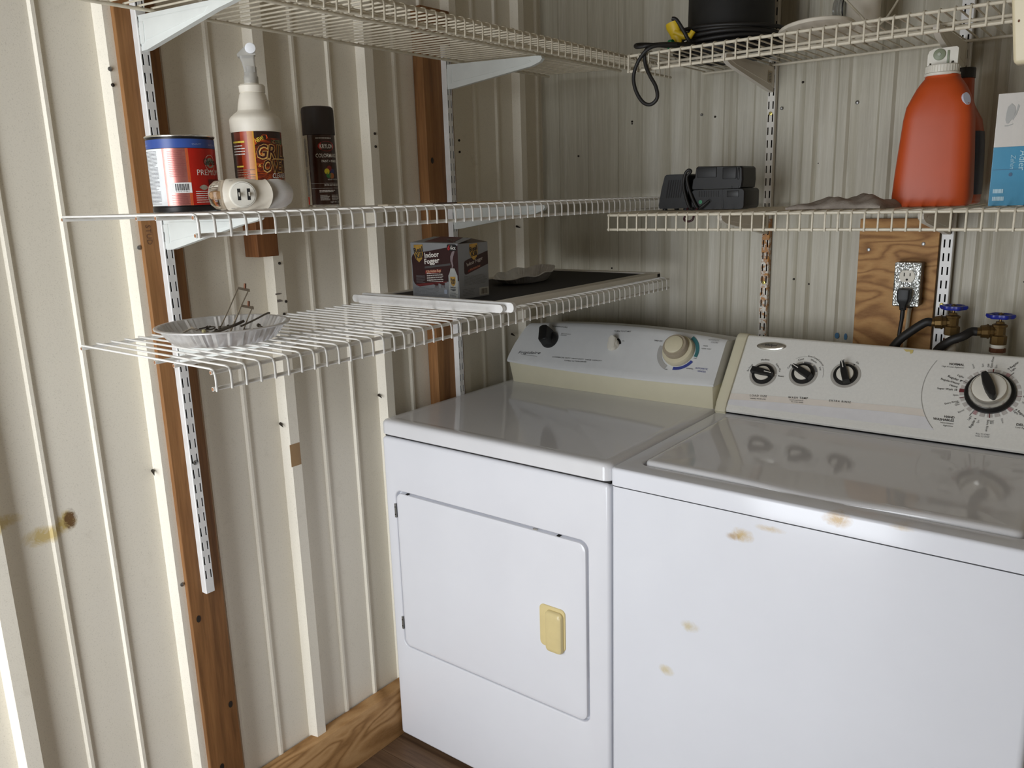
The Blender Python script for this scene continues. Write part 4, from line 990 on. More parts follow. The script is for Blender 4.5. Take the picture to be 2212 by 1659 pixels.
MB().lines(f, D(-84), D(-58), .080, .134, 40, .5, 3, .5).lines(f, D(-84), D(-58), .022, .074, 36, .5, 4, .5).build('fine_print', M['ink_grey'], sp, 0)
MB().quad(f, D(-85), D(-66), .0060, .0210, 4, 1).build('warning_mark', plain('red_mark', rgb(196, 44, 24), .5), sp, 0)
MB().disc(f, D(26), .1185, .0185, .0095, 30).build('logo_oval', plain('logo_red', rgb(178, 34, 26), .35), sp, 0)
t = MB(); t.text(f2, 'KRYLON', D(26), .1145, .0078, 'CENTER', width=.029, bold=.012); t.text(f2, 'COLORMAXX', D(-18), .0970, .0072, width=.050, bold=.008); t.text(f2, 'PAINT + PRIMER', D(3), .0875, .0046, width=.037, bold=.004)
t.text(f2, 'INDOOR / OUTDOOR', D(21), .0530, .0025, width=.027); t.text(f2, 'SATIN LEATHER BROWN', D(6), .0415, .0040, width=.042); t.quad(f2, D(-46), D(90), .0472, .0475, 20, 1).quad(f2, D(-46), D(90), .0372, .0375, 20, 1)
t.lines(f2, D(-12), D(24), .0135, .0245, 6, .35, 8, .14).lines(f2, D(32), D(70), .0135, .0245, 6, .35, 9, .2).lines(f2, D(-14), D(50), .0290, .0345, 2, .4, 10, .15); t.text(f2, 'NET WT. 12 OZ', D(26), .0085, .0030); t.lines(f2, D(-14), D(60), .1330, .1350, 1, .7, 12, .12)
t.build('lettering', M['white_ink'], sp, 0)
for nm, c, u, v in (('red', (120, 30, 26), 30, .0755), ('yellow', (206, 190, 40), 20, .0700), ('blue', (44, 50, 92), 43, .0695), ('green', (46, 112, 58), 26, .0625), ('orange', (158, 96, 52), 40, .0615)):
    MB().disc(f2 if nm in ('red', 'blue') else f3, D(u), v, .0056, n=18).build('colour_dot', plain('dot_' + nm, rgb(*c), .4), sp, 0)

# plug-in night light lying on its side
cx, cy = 0.405, -1.386
nl = thing('night_light', 'white plug-in night light lying with prongs out, before the cleaner bottle', 'night light', (cx, cy, ZM + .0245), facing(cx, cy) + R(4))
b = MB(); L = []
for x, r in ((-.030, .0205), (-.027, .0235), (-.012, .0242), (.004, .0240), (.020, .0215), (.034, .0212), (.0385, .0225)):
    L.append([(x + (0.004 * math.cos(2 * a) if x > .03 else 0) - (.004 * math.cos(2 * a) if x < -.025 else 0), r * math.cos(a) * .82, r * math.sin(a)) for a in (2 * PI * k / 28 for k in range(28))])
nb = b.loft(L).build('lamp_body', plain('warm_white_plastic', rgb(226, 218, 202), .4, vary=.02), nl, 60)
b = MB().lathe([(.0205, -.010), (.0200, -.0215), (.0190, -.0232), (.0176, -.0236)], 32, (-.0015, 0, 0), ax='y', cap1=False); b.build('plug_collar', M['white_plastic'], nl)
b = MB().lathe([(.0178, -.0226), (.0172, -.0240), (.001, -.0240)], 32, (-.0015, 0, 0), ax='y', cap0=False); pf = b.build('plug_face', M['white_plastic'], nl)
for x, l in ((-.0075, .010), (.0065, .018)):
    MB().rbox(x - .0008, x + .0008, -.0240 - l, -.0230, -.0032, .0032, .0004, .0004, 1).build('prong', M['chrome'], pf)
    MB().box(x - .0022, x + .0022, -.0243, -.0239, -.0085, .0085).build('prong_slot', M['dark'], pf, 0)
for z in (.0195, -.0195): MB().rbox(-.020, -.013, -.0105, -.0085, z - .0012, z + .0012, .0005, .001, 1).build('vent_slot', plain('vent_grey', rgb(150, 146, 140), .5), nl)
glass = plain('clear_plastic_dome', rgb(232, 222, 210), .06, vary=.01, Transmission_Weight=1.0, IOR=1.35)
b = MB().lathe([(.0215, -.024), (.0225, -.031), (.0205, -.041), (.0140, -.048), (.006, -.0505), (.0005, -.0508)], 30, ax='x'); b.v = [(x, y * .86, z) for x, y, z in b.v]; b.build('clear_dome', glass, nl)
MB().tube([(-.032, 0, 0), (-.037, 0, 0), (-.043, 0, 0), (-.046, 0, 0)], [.004, .0058, .0050, .001], 12).build('bulb', plain('frosted_bulb', rgb(214, 178, 140), .3), nl)
b = MB(); L = []
for x, h, y in ((.033, .0205, -.006), (.042, .0222, -.009), (.054, .0225, -.009), (.064, .0195, -.006), (.071, .0150, -.002)):
    L.append([(x + .004 * (1 - (k / 10 - 1) ** 2), y + .010 * (k / 10 - 1) ** 2, -h + 2 * h * k / 20) for k in range(21)])
L2 = [[(p[0], p[1] + .0014, p[2]) for p in l] for l in L]
b.loft(L, False, False, False); b.loft(L2, False, False, False); b.build('light_shade', plain('ribbed_shade', rgb(216, 214, 210), .4, vary=.05, scale=200, Transmission_Weight=.35), nl, 60)

# two flat paint sticks lying on the middle shelf
def stick(label, p, q, w, th, mat, cat='paint stick', ends=None, z=ZM):
    P = Vector((p[0], p[1], 0)); Q = Vector((q[0], q[1], 0)); d = Q - P; l = d.length
    t = thing('paint_stick', label, cat, (p[0], p[1], z), math.atan2(d.y, d.x))
    MB().rbox(0, l * (1 if not ends else ends[0]), -w / 2, w / 2, 0, th, .0008, .002, 2).build('blade', mat, t)
    if ends: MB().rbox(l * ends[0], l, -w / 2, w / 2, 0, th, .0008, .002, 2).build('painted_end', ends[1], t)
stick('pale stirring stick lying on the middle left shelf nearer the aerosol can', (0.400, -1.091), (0.392, -0.962), .026, .0025, plain('pale_wood', rgb(204, 192, 170), .7))
stick('wooden stirring stick with a brown-painted end on the middle left shelf', (0.400, -0.752), (0.392, -0.952), .026, .0025, wood('stick_wood', rgb(170, 138, 96), rgb(190, 160, 116), rgb(206, 178, 134), 'X', 1.5), ends=(.70, plain('brown_paint', rgb(74, 50, 36), .5)))

# black panel in a white frame (an old refrigerator shelf) on the lowest shelf
px0, px1, py0, py1 = 0.078, 0.458, -0.868, -0.118
pn = thing('framed_panel', 'black panel in a white plastic frame lying on the lowest left shelf', 'panel', (px0, py0, ZL))
W_, D_ = px1 - px0, py1 - py0
MB().box(.010, W_ - .010, .010, D_ - .010, .0025, .0100).build('black_surface', plain('black_textured_sheet', rgb(26, 24, 26), .75, vary=.2, scale=300, bump=.2), pn, 0)
fm = plain('white_frame_plastic', rgb(218, 214, 204), .45, vary=.03, scale=14)
MB().rbox(W_ - .034, W_, 0, D_, 0, .0125, .002, .003, 2).build('frame_side', fm, pn)
MB().rbox(0, .022, 0, D_, 0, .0125, .002, .003, 2).build('frame_side', fm, pn)
MB().rbox(0, W_, D_ - .022, D_, 0, .0135, .002, .003, 2).build('frame_end', fm, pn)
rail_ = plain('bright_white_trim', rgb(234, 233, 230), .35)
for dy, zt, nm in ((-.0105, .0165, 'front_trim'), (.0035, .0200, 'rear_trim')):
    b = MB(); xs_ = (-.022, W_ + .045) if nm == 'front_trim' else (-.006, W_ + .062)
    b.loft([[(x, dy + yy, z) for x, z in rrect(xs_[0], xs_[1], 0, zt, .0085, 5)] for yy in (0, .0095)])
    b.build(nm, rail_, pn, 60)

# fogger carton
bx = thing('carton', 'grey and maroon insect fogger carton standing on the black panel', 'box', (0.330 - .0, -0.811, ZL + .0106), R(-2))
bw, bd, bh = .147, .098, .122
card = plain('grey_carton', rgb(136, 138, 140), .5, vary=.04, scale=30); cin = plain('maroon_carton', rgb(46, 18, 20), .45, vary=.1)
MB().add([(-bw, 0, 0), (0, 0, 0), (0, bd, 0), (-bw, bd, 0), (-bw, 0, bh), (0, 0, bh - .001), (0, bd, bh - .002), (-bw, bd, bh)], [(0, 1, 5, 4), (1, 2, 6, 5), (2, 3, 7, 6), (3, 0, 4, 7), (0, 3, 2, 1)]).build('carton_body', card, bx, 0)
# top flaps, lifted a little where the box was torn open
MB().loft([[(-bw, 0, bh), (0, 0, bh - .001), (-.004, .050, bh + .0085), (-bw + .02, .056, bh + .0105)], [(-bw, 0, bh + .0006), (0, 0, bh - .0004), (-.004, .050, bh + .0091), (-bw + .02, .056, bh + .0111)]]).build('top_flap', card, bx, 0)
MB().loft([[(0, .004, bh - .0012), (0, bd, bh - .002), (-.05, bd - .012, bh + .0075), (-.05, .020, bh + .0072)], [(0, .004, bh - .0008), (0, bd, bh - .0016), (-.05, bd - .012, bh + .0079), (-.05, .020, bh + .0076)]]).build('top_flap', plain('brown_carton_inside', rgb(96, 84, 72), .7), bx, 0)
MB().loft([[(-bw + .036, .010, bh + .0025), (-.02, .006, bh + .0015), (-.03, .05, bh + .0098), (-bw + .05, .05, bh + .0112)], [(-bw + .036, .010, bh + .0029), (-.02, .006, bh + .0019), (-.03, .05, bh + .0102), (-bw + .05, .05, bh + .0116)]]).build('flap_print', plain('flap_maroon', rgb(82, 36, 34), .5), bx, 0)
ff = lambda n: (lambda u, v: (u - bw, -n, v)); fr = lambda n: (lambda u, v: (n, u, v))
def pan_poly(): return [(.004, .036), (.008, .029), (.016, .027), (.090, .036), (.147, .041), (.147, .117), (.112, .1125), (.010, .0975), (.005, .094), (.002, .088)]
MB().poly(ff(.0005), pan_poly()).build('label_panel', cin, bx, 0)
MB().poly(ff(.0004), [(.010, .0975), (.112, .1125), (.147, .1178), (.147, .1155), (.112, .1145 - .004), (.010, .0955)]).poly(ff(.0007), [(.010, .0270), (.024, .0235), (.05, .0275), (.110, .0365), (.110, .0345 + .004), (.05, .033), (.016, .029)]).build('label_edge', plain('label_red_edge', rgb(108, 34, 36), .5), bx, 0)
sh = lambda u, v, s=1.0: [(u - .0145 * s, v + .0185 * s), (u + .0140 * s, v + .0195 * s), (u + .0140 * s, v - .004 * s), (u + .0105 * s, v - .013 * s), (u + .0005 * s, v - .0205 * s), (u - .0095 * s, v - .013 * s), (u - .0145 * s, v - .003 * s)]
goldm = plain('gold_shield', rgb(186, 148, 72), .35, .3, vary=.15, scale=70)
MB().poly(ff(.0009), sh(.0255, .099)).build('shield', goldm, bx, 0)
t = MB(); t.text(ff(.0013), 'Real', .0118, .0985, .0112, width=.0285, bold=.03, ang=R(10)).text(ff(.0013), 'Kill', .0170, .0865, .0112, width=.0215, bold=.03, ang=R(10)); t.build('lettering', M['ink'], bx, 0)
t = MB(); t.text(ff(.0010), 'Indoor', .0450, .0890, .0112, width=.0455, bold=.02, ang=R(5)).text(ff(.0010), 'Fogger', .0440, .0752, .0112, width=.0475, bold=.02, ang=R(5.5))
t.lines(ff(.0010), .049, .100, .0360, .0560, 5, .34, 31, .12); t.build('lettering', M['white_ink'], bx, 0)
MB().lines(ff(.0010), .014, .043, .0320, .0500, 7, .3, 33, .3).build('fine_print', M['ink_grey'], bx, 0)
MB().poly(ff(.0009), [(.043, .0650), (.124, .0745), (.124, .0790), (.043, .0698)]).build('label_bar', plain('label_grey_bar', rgb(74, 72, 72), .5), bx, 0)
MB().poly(ff(.0009), [(.044, .0545), (.0470, .0530), (.090, .0575), (.0965, .0655), (.050, .0610), (.0445, .0605)]).build('label_bar', plain('label_red_bar', rgb(120, 34, 34), .5), bx, 0)
MB().text(ff(.0012), 'Kills Hidden Bugs', .0490, .0552, .0060, width=.0455, bold=.01, ang=R(5.5)).build('lettering', plain('peach_ink', rgb(222, 176, 140), .5), bx, 0)
MB().poly(ff(.0011), [(p[0], p[1]) for p in rrect(.1155, .1440, .1060, .1200, .004, 4)]).build('badge_patch', M['black'], bx, 0)
MB().text(ff(.0014), '6', .1175, .1075, .0108, bold=.03, shear=.2).build('lettering', plain('badge_red', rgb(170, 40, 44), .5), bx, 0)
MB().text(ff(.0014), 'PACK', .1268, .1088, .0052, bold=.02, width=.0155).text(ff(.0014), 'SIX', .1275, .1150, .0024).build('lettering', M['white_ink'], bx, 0)
b = MB(); pth = [(.128, .066), (.1305, .074), (.1275, .084), (.1290, .094), (.1335, .103), (.1360, .106)]
wd = [.0010, .0022, .0030, .0045, .0040, .0020]
vs = []
for (u, v), w in zip(pth, wd): vs += [ff(.0008)(u - w, v), ff(.0008)(u + w, v)]
b.add(vs, [(2 * i, 2 * i + 1, 2 * i + 3, 2 * i + 2) for i in range(5)]); b.build('smoke_print', plain('smoke_grey', rgb(128, 114, 116), .6), bx, 0)
canp = [(.1165, .004), (.1190, .002), (.1420, .002), (.1445, .004), (.1440, .0525), (.1405, .0585), (.1370, .0660), (.1360, .0680), (.1240, .0680), (.1232, .0655), (.1205, .0580), (.1165, .0520)]
MB().poly(ff(.0011), canp).build('can_picture', plain('silver_can_print', rgb(170, 172, 168), .4, .2, vary=.12, scale=50), bx, 0)
MB().poly(ff(.0013), sh(.1300, .0395, .55)).build('shield', goldm, bx, 0)
MB().text(ff(.0016), 'Real', .1240, .0400, .0060, width=.0125, bold=.03, ang=R(5)).text(ff(.0016), 'Kill', .1255, .0335, .0060, width=.0095, bold=.03, ang=R(5)).text(ff(.0016), 'Indoor', .1300, .0245, .0040, 'CENTER', bold=.02).text(ff(.0016), 'Fogger', .1300, .0195, .0040, 'CENTER', bold=.02).lines(ff(.0013), .1190, .1425, .0040, .0150, 4, .3, 40, .3).build('lettering', M['ink'], bx, 0)
def bug(u, v, s):
    b = MB(); b.disc(ff(.0010), u, v, .0060 * s, .0024 * s, 12); b.disc(ff(.0010), u - .007 * s, v + .001 * s, .0024 * s, .0018 * s, 10)
    for k in range(3):
        for sg in (-1, 1): b.poly(ff(.0010), [(u - .003 * s + k * .003 * s, v), (u - .002 * s + k * .003 * s, v), (u - .005 * s + k * .005 * s, v + sg * .006 * s - .002 * s), (u - .0056 * s + k * .005 * s, v + sg * .006 * s - .002 * s)])
    return b.build('insect_picture', plain('bug_maroon', rgb(74, 28, 28), .5), bx, 0)
bug(.078, .0305, 1.0); bug(.098, .0325, 1.05)
MB().lines(ff(.0009), .006, .110, .0050, .0225, 6, .22, 51, .16).build('fine_print', plain('carton_print', rgb(96, 98, 100), .6), bx, 0)
MB().poly(ff(.0010), rrect(.1015, .1110, .0110, .0205, .002, 3)).build('recycle_patch', plain('pale_blue_patch', rgb(160, 170, 186), .5), bx, 0)
# right-hand face
MB().poly(fr(.0005), [(.018, .0565), (.021, .0530), (.025, .0530), (.0975, .0715), (.0975, .1010), (.030, .0855), (.021, .0830), (.018, .0790)]).build('label_panel', plain('maroon_side', rgb(52, 26, 24), .5), bx, 0)
MB().poly(fr(.0008), sh(.0500, .1015, .92)).build('shield', goldm, bx, 0)
MB().text(fr(.0012), 'Real', .0385, .1010, .0098, width=.0240, bold=.03, ang=R(12)).text(fr(.0012), 'Kill', .0430, .0905, .0098, width=.0180, bold=.03, ang=R(12)).build('lettering', M['ink'], bx, 0)
MB().text(fr(.0010), 'Indoor Fogger', .0270, .0705, .0075, width=.0540, bold=.01, ang=R(13)).build('lettering', plain('dim_white_ink', rgb(196, 186, 176), .5), bx, 0)
MB().poly(fr(.0009), [(.028, .0570), (.066, .0655), (.072, .0715), (.030, .0625)]).build('label_bar', plain('label_red_bar2', rgb(126, 44, 36), .5), bx, 0)
MB().text(fr(.0012), 'Kills Hidden Bugs', .0370, .0608, .0040, width=.034, ang=R(12)).build('lettering', plain('peach_ink2', rgb(200, 150, 110), .5), bx, 0)
MB().lines(fr(.0009), .016, .092, .0290, .0500, 8, .22, 61, .2).lines(fr(.0009), .010, .05, .006, .022, 5, .2, 62, .2).build('fine_print', plain('carton_print2', rgb(92, 92, 90), .6), bx, 0)
lb = MB().poly(fr(.0009), rrect(.0640, .0960, .0030, .0200, .001, 2)).build('barcode_patch', plain('dull_white_patch', rgb(176, 174, 164), .5), bx, 0)
bc = MB(); u = .069
rnd = random.Random(8)
while u < .091:
    w = .0004 + rnd.random() * .0012; bc.quad(fr(.0012), u, u + w, .0055, .0175); u += w + .0006 + rnd.random() * .0010
bc.build('barcode', plain('brown_ink', rgb(84, 74, 62), .6), lb, 0)

# foil pie pans
def foil_pan(label, loc, rx, ry, bot, h, crinkle, seed, warp=None, rz=0.0, cat='foil pan'):
    t = thing('foil_pan', label, cat, loc, rz); rnd = random.Random(seed); n = 180
    ph = [rnd.uniform(-1, 1) for _ in range(n)]
    def row(s, z, cr):
        out = []
        for k in range(n):
            a = 2 * PI * k / n; r = s * (1 + cr * (ph[k] * .8 + .7 * math.sin(k * PI / 1.5)))
            p = (rx * r * math.cos(a), ry * r * math.sin(a), z)
            out.append(warp(*p) if warp else p)
        return out
    b = MB()
    b.loft([row(.02, .0008, 0), row(bot * .85, .0008, 0), row(bot * .97, .0012, 0), row(bot, .003, crinkle * .6), row(bot + (.93 - bot) * .5, h * .5, crinkle), row(.93, h - .001, crinkle * .6),
            row(.945, h, 0), row(.985, h, 0), row(1.0, h - .0010, 0), row(.997, h - .0026, 0)], True, False)
    b.build('pan_shell', M['foil'], t, 25)
    return t
PX, PY = 0.268, -1.357
foil_pan('round foil pie pan full of wire hardware on the lowest shelf', (PX, PY, ZL), .112, .112, .76, .0300, .020, 3)
# loose hardware in the pan: bent wires and spring clips
ZP = ZL + .0060
def wire_piece(name, label, pts, r, mat, cat, group=None, closed=False, smooth=6):
    o_ = Vector(pts[0]); b = MB(); P = [Vector(p) - o_ for p in pts]
    o = b.tube(bez(P, smooth), r, 6, closed).build(name, mat, None)
    o.location = o_; return tag(o, label, cat, group)
fd = facing(PX, PY); rx_ = Vector((math.cos(fd), math.sin(fd), 0)); ry_ = Vector((-math.sin(fd), math.cos(fd), 0))
PW = lambda a, d, z: Vector((PX, PY, ZP)) + rx_ * a + ry_ * d + Vector((0, 0, z))      # a = picture right, d = away from viewer
def clip(label, a, d, w, h, lean, z0=.0035):
    base = PW(a, d, z0); t = thing('wire_clip', label, 'clip', base)
    L = lambda s, q, z: tuple(rx_ * s + ry_ * q + Vector((0, 0, z)))
    top = lambda z: lean * z
    b = MB().tube([L(-w * .9, 0, 0), L(-w * .62 + top(h * .5), 0, h * .5), L(-w * .42 + top(h), 0, h)], .0012, 6)
    b.build('clip_leg', M['wire_steel'], t)
    b = MB().tube([L(w * .35, 0, .002), L(w * .45 + top(h * .5), 0, h * .5), L(w * .62 + top(h * .97), 0, h * .93)], .0012, 6); b.build('clip_leg', M['wire_steel'], t)
    b = MB(); x0, x1 = -w * .48 + top(h), w * .66 + top(h)
    b.loft([[L(x0, -.002, h - .003), L(x1, -.002, h - .009), L(x1, .002, h - .009), L(x0, .002, h - .003)], [L(x0, -.002, h + .001), L(x1, -.002, h - .004), L(x1, .002, h - .004), L(x0, .002, h + .001)]]); b.build('clip_bar', M['wire_steel'], t, 0)
    b = MB(); xm = (x0 + x1) / 2 + w * .1
    b.tube([L(xm, 0, h - .004), L(xm + .0012, 0, h + .006)], .0022, 8); b.build('clip_pin', M['copper'], t)
clip('tall bent-wire clip standing up in the foil pie pan', .004, .014, .017, .078, .44, .004)
clip('shorter bent-wire clip standing beside the tall one in the pie pan', .024, .006, .018, .050, .34, .002)
steel = plain('dark_steel_wire', rgb(104, 98, 90), .35, .85, vary=.25)
hooks = [
    ('wire_hook', 'white-tipped wire hook lying at the left in the pie pan', [PW(-.068, .008, 0.0095), PW(-.052, -.004, 0.0185), PW(-.040, -.012, 0.0165), PW(-.026, -.020, 0.0095)], .0016, M['wire_steel'], 'hook'),
    ('wire_hook', 'bright bent wire hook lying against the left inside of the pie pan', [PW(-.052, .016, 0.0185), PW(-.046, .004, 0.0155), PW(-.032, -.008, 0.0140), PW(-.016, -.024, 0.0093)], .0016, M['wire_steel'], 'hook'),
    ('wire_hook', 'long dark wire rod lying across the middle of the pie pan', [PW(-.030, -.030, 0.0095), PW(-.008, -.022, 0.0140), PW(.020, -.008, 0.0205), PW(.034, .002, 0.0245)], .0026, steel, 'rod'),
    ('wire_hook', 'straight steel wire rod leaning on the right rim of the pie pan', [PW(.028, -.018, 0.0185), PW(.050, .000, 0.0245), PW(.074, .022, 0.0320), PW(.080, .026, 0.0320)], .0017, steel, 'rod'),
    ('wire_hook', 'bent wire loop lying in the left middle of the pie pan', [PW(-.040, .002, 0.0165), PW(-.022, .004, 0.0185), PW(-.014, -.004, 0.0185), PW(-.020, -.014, 0.0165), PW(-.044, -.010, 0.0160)], .0013, steel, 'hook')]
for nm, lb_, p, r, mt, ct in hooks: wire_piece(nm, lb_, p, r, mt, ct)
b = MB().lathe([(.0005, 0), (.0030, .0004), (.0034, .0025), (.0030, .0045), (.0005, .005)], 14); b.rot(Matrix.Rotation(R(90), 3, 'X')); o = b.build('cap_nut', plain('cream_nut', rgb(206, 198, 150), .4), None); o.location = PW(-.030, -.030, .0165); tag(o, 'small cream cap nut near the front of the pie pan', 'nut')
rnd = random.Random(14)
for k in range(10):
    a, d = rnd.uniform(-.035, .062), rnd.uniform(-.022, .026); an = rnd.uniform(0, PI); l = rnd.uniform(.010, .022)
    c = PW(a, d, .0035 + .0048 * (k % 4)); dv = (rx_ * math.cos(an) + ry_ * math.sin(an)) * l / 2 + Vector((0, 0, rnd.uniform(-.002, .003)))
    b = MB().tube([-dv, dv * .6, dv * .62, dv], [.0019, .0019, .0034, .0034], 8); o = b.build('bolt', steel, None); o.location = c
    tag(o, 'small dark steel bolt in the jumble of hardware in the pie pan', 'bolt', 'loose bolts in the pie pan')
def warp2(x, y, z):
    k = z / .025; return (x * (1 - .10 * max(0, y / .11)), y + .004 * k * math.sin(x * 60), z + k * (.0075 * (y / .11) + .0028 * math.sin(y * 75 + x * 30)))
foil_pan('crumpled oval foil pan on the black panel right of the carton', (0.226, -0.430, ZL + .0105), .066, .118, .74, .0250, .016, 11, warp2, R(6))

# ------------------------------------------------------------------ things on the back-wall shelves
def sq_loop(cx, cy, a, b, z, e=3.2, n=40):
    out = []
    for k in range(n):
        t = 2 * PI * k / n; c, s_ = math.cos(t), math.sin(t)
        out.append((cx + a * math.copysign(abs(c) ** (2 / e), c), cy + b * math.copysign(abs(s_) ** (2 / e), s_), z))
    return out
# big orange detergent jug with white cap
J = thing('detergent_jug', 'large orange detergent jug with white spout cap on the lower back shelf', 'jug', (1.150, -0.262, ZRM), R(4))
sec = [(0, .066, .046), (.004, .0710, .051), (.02, .0728, .0525), (.06, .0708, .0515), (.10, .0682, .050), (.135, .0655, .049), (.17, .0630, .048), (.195, .0590, .046), (.215, .0525, .043), (.230, .0450, .040), (.240, .0385, .036), (.247, .0330, .031), (.2485, .0318, .0300), (.252, .0315, .0297), (.254, .029, .029)]
b = MB().loft([sq_loop(0.002 * (z / .25), 0, a, c, z, 5.0 if z < .2 else 2.8) for z, a, c in sec])
jug = b.build('jug_body', M['orange'], J, 50)
MB().box(-.0006, .0006, -.0502, -.0490, .05, .06).build('mould_seam', M['orange'], J, 0)
C = MB().lathe([(.0315, .2525), (.0330, .2535), (.0330, .2575), (.0300, .2590), (.0298, .2720), (.0285, .2735), (.001, .2738)], 36); cap = C.build('cap_skirt', M['white_plastic'], J)
b = MB()
for k in range(36):
    a = 2 * PI * k / 36; b.tube([(.0300 * math.cos(a), .0300 * math.sin(a), .2595), (.0298 * math.cos(a), .0298 * math.sin(a), .2715)], .0007, 4)
rb_ = b.build('grip_ribs', M['white_plastic'], cap, 0); rb_['kind'] = 'stuff'
b = MB(); pl = [(-.0270, .2735), (-.0270, .2930), (-.0245, .3005), (-.016, .3045), (.0235, .3050), (.0270, .3020), (.0270, .2735), (.0215, .2735), (.0205, .2790), (.0165, .2790), (.0150, .2735), (-.0190, .2735), (-.0195, .2780), (-.0225, .2780), (-.0235, .2735)]
b.loft([[(x, -.012, z) for x, z in pl], [(x, .014, z) for x, z in pl]]); tap = b.build('spout', M['white_plastic'], cap, 0)
sg = plain('sage_green_plastic', rgb(134, 142, 118), .45)
MB().lathe([(.0108, -.0122), (.0108, -.0150), (.0090, -.0158), (.0005, -.0158)], 26, (-.006, 0, .2925), ax='y').build('push_button', sg, tap)
MB().lathe([(.0038, -.0158), (.0030, -.0172), (.0004, -.0174)], 16, (-.006, 0, .2930), ax='y').build('button_dimple', plain('pale_sage', rgb(170, 176, 160), .4), tap)
MB().rbox(.0078, .0122, -.0135, -.0115, .2740, .2990, .0004, .002, 2).build('button_slot', sg, tap)
st_ = MB(); _c = Vector((.0505, -.0365, .203)); _n = Vector((.72, -.62, .30)).normalized(); _t = Vector((.65, .76, 0)).normalized(); _b = _n.cross(_t)
st_.loft([[_c + _n * k + _t * (.0085 * math.cos(2 * PI * j / 20)) + _b * (.0125 * math.sin(2 * PI * j / 20)) for j in range(20)] for k in (-.004, .0016)]); st_.build('round_sticker', plain('pale_blue_sticker', rgb(196, 200, 214), .4), J, 0)
# second orange bottle behind it
Q_ = thing('detergent_bottle', 'orange bottle with black cap and dark blue label, half hidden behind the jug', 'bottle', (1.166, -0.120, ZRM), R(-8))
sec = [(0, .044, .036), (.004, .049, .041), (.03, .0505, .0425), (.11, .0480, .041), (.150, .0445, .0385), (.175, .0390, .035), (.192, .0300, .029), (.205, .0235, .0235), (.215, .0205, .0205), (.255, .0190, .0190), (.262, .0180, .0180)]
MB().loft([sq_loop(0, 0, a, c, z, 2.6 if z > .18 else 3.0) for z, a, c in sec]).build('bottle_body', M['orange_clear'], Q_, 50)
MB().lathe([(.0212, .2590), (.0212, .2780), (.0200, .2800), (.001, .2802)], 14).build('cap', M['red_cap'], Q_, 30)
b = MB(); vs = []
lb_ = plain('dark_blue_label', rgb(22, 30, 58), .3, vary=.2, scale=60)
rows = []
for z, a, c in ((.020, .0500, .0420), (.05, .0502, .0422), (.09, .0490, .0415), (.125, .0472, .0402), (.150, .0447, .0387)):
    L_ = sq_loop(0, 0, a + .0008, c + .0008, z, 3.0, 80); i0, i1 = 66, 80
    rows.append([L_[k % 80] for k in range(i0, i1 + 10)])
b.loft(rows, False, False, False); b.build('bottle_label', lb_, Q_, 60)
bl = lambda u, v: tuple(Vector(rows[0][0]).lerp(Vector(rows[0][-1]), 0))
# blue and white sleeve, its lettering running downwards
A_ = thing('carton', 'white and blue shoe-insole carton at the right end of the lower back shelf', 'box', (1.262, -0.330, ZRM), R(3))
aw, ad, ah = .130, .050, .2035
wh = plain('glossy_white_card', rgb(214, 210, 204), .18, vary=.02); bl_ = plain('glossy_blue_card', rgb(78, 150, 186), .16, vary=.03)
MB().rbox(0, aw, 0, ad, .1075, ah, .0006, .0008, 1).build('carton_upper', wh, A_, 0)
MB().rbox(0, aw, 0, ad, 0, .1075, .0006, .0008, 1).build('carton_lower', bl_, A_, 0)
fa = lambda u, v: (u, -.0008, v)
MB().text(lambda a, c: (.0440 + c, -.0009, .1000 - a), 'Adler', 0, 0, .0110, width=.036).build('lettering', plain('pale_blue_print', rgb(176, 214, 226), .4), A_, 0)
MB().text(lambda a, c: (.0300 + c, -.0009, .0930 - a), 'Zehen', 0, 0, .0080, width=.026, shear=.3).build('lettering', plain('pale_blue_print2', rgb(150, 196, 214), .4), A_, 0)
b = MB()
foot = [(.0225, .1850), (.0285, .1790), (.0300, .1700), (.0270, .1600), (.0225, .1530), (.0200, .1490), (.0170, .1500), (.0150, .1560), (.0155, .1680), (.0170, .1790)]
b.poly(fa, foot); b.poly(fa, [(.0330, .1830), (.0355, .1790), (.0320, .1650), (.0270, .1550), (.0255, .1570), (.0300, .1680)])
b.poly(fa, [(.0145, .1465), (.0205, .1465), (.0280, .1490), (.0280, .1475), (.0205, .1445), (.0145, .1445)])
b.build('foot_picture', plain('pale_grey_print', rgb(168, 168, 164), .4), A_, 0)
MB().disc(fa, .0580, .1630, .0120, .0170, 24).build('dark_picture', plain('charcoal_print', rgb(60, 58, 58), .4), A_, 0)
MB().quad(fa, .002, .128, .0660, .0668).build('fold_line', plain('deep_blue_line', rgb(44, 100, 136), .4), A_, 0)
b = MB(); b.lines(fa, .006, .026, .006, .034, 2, .55, 71, .2); b.build('fine_print', plain('pale_blue_print3', rgb(170, 205, 220), .4), A_, 0)
MB().disc(fa, .0320, .0570, .0030, .0036, 14).build('round_mark', plain('navy_dot', rgb(40, 84, 120), .4), A_, 0)
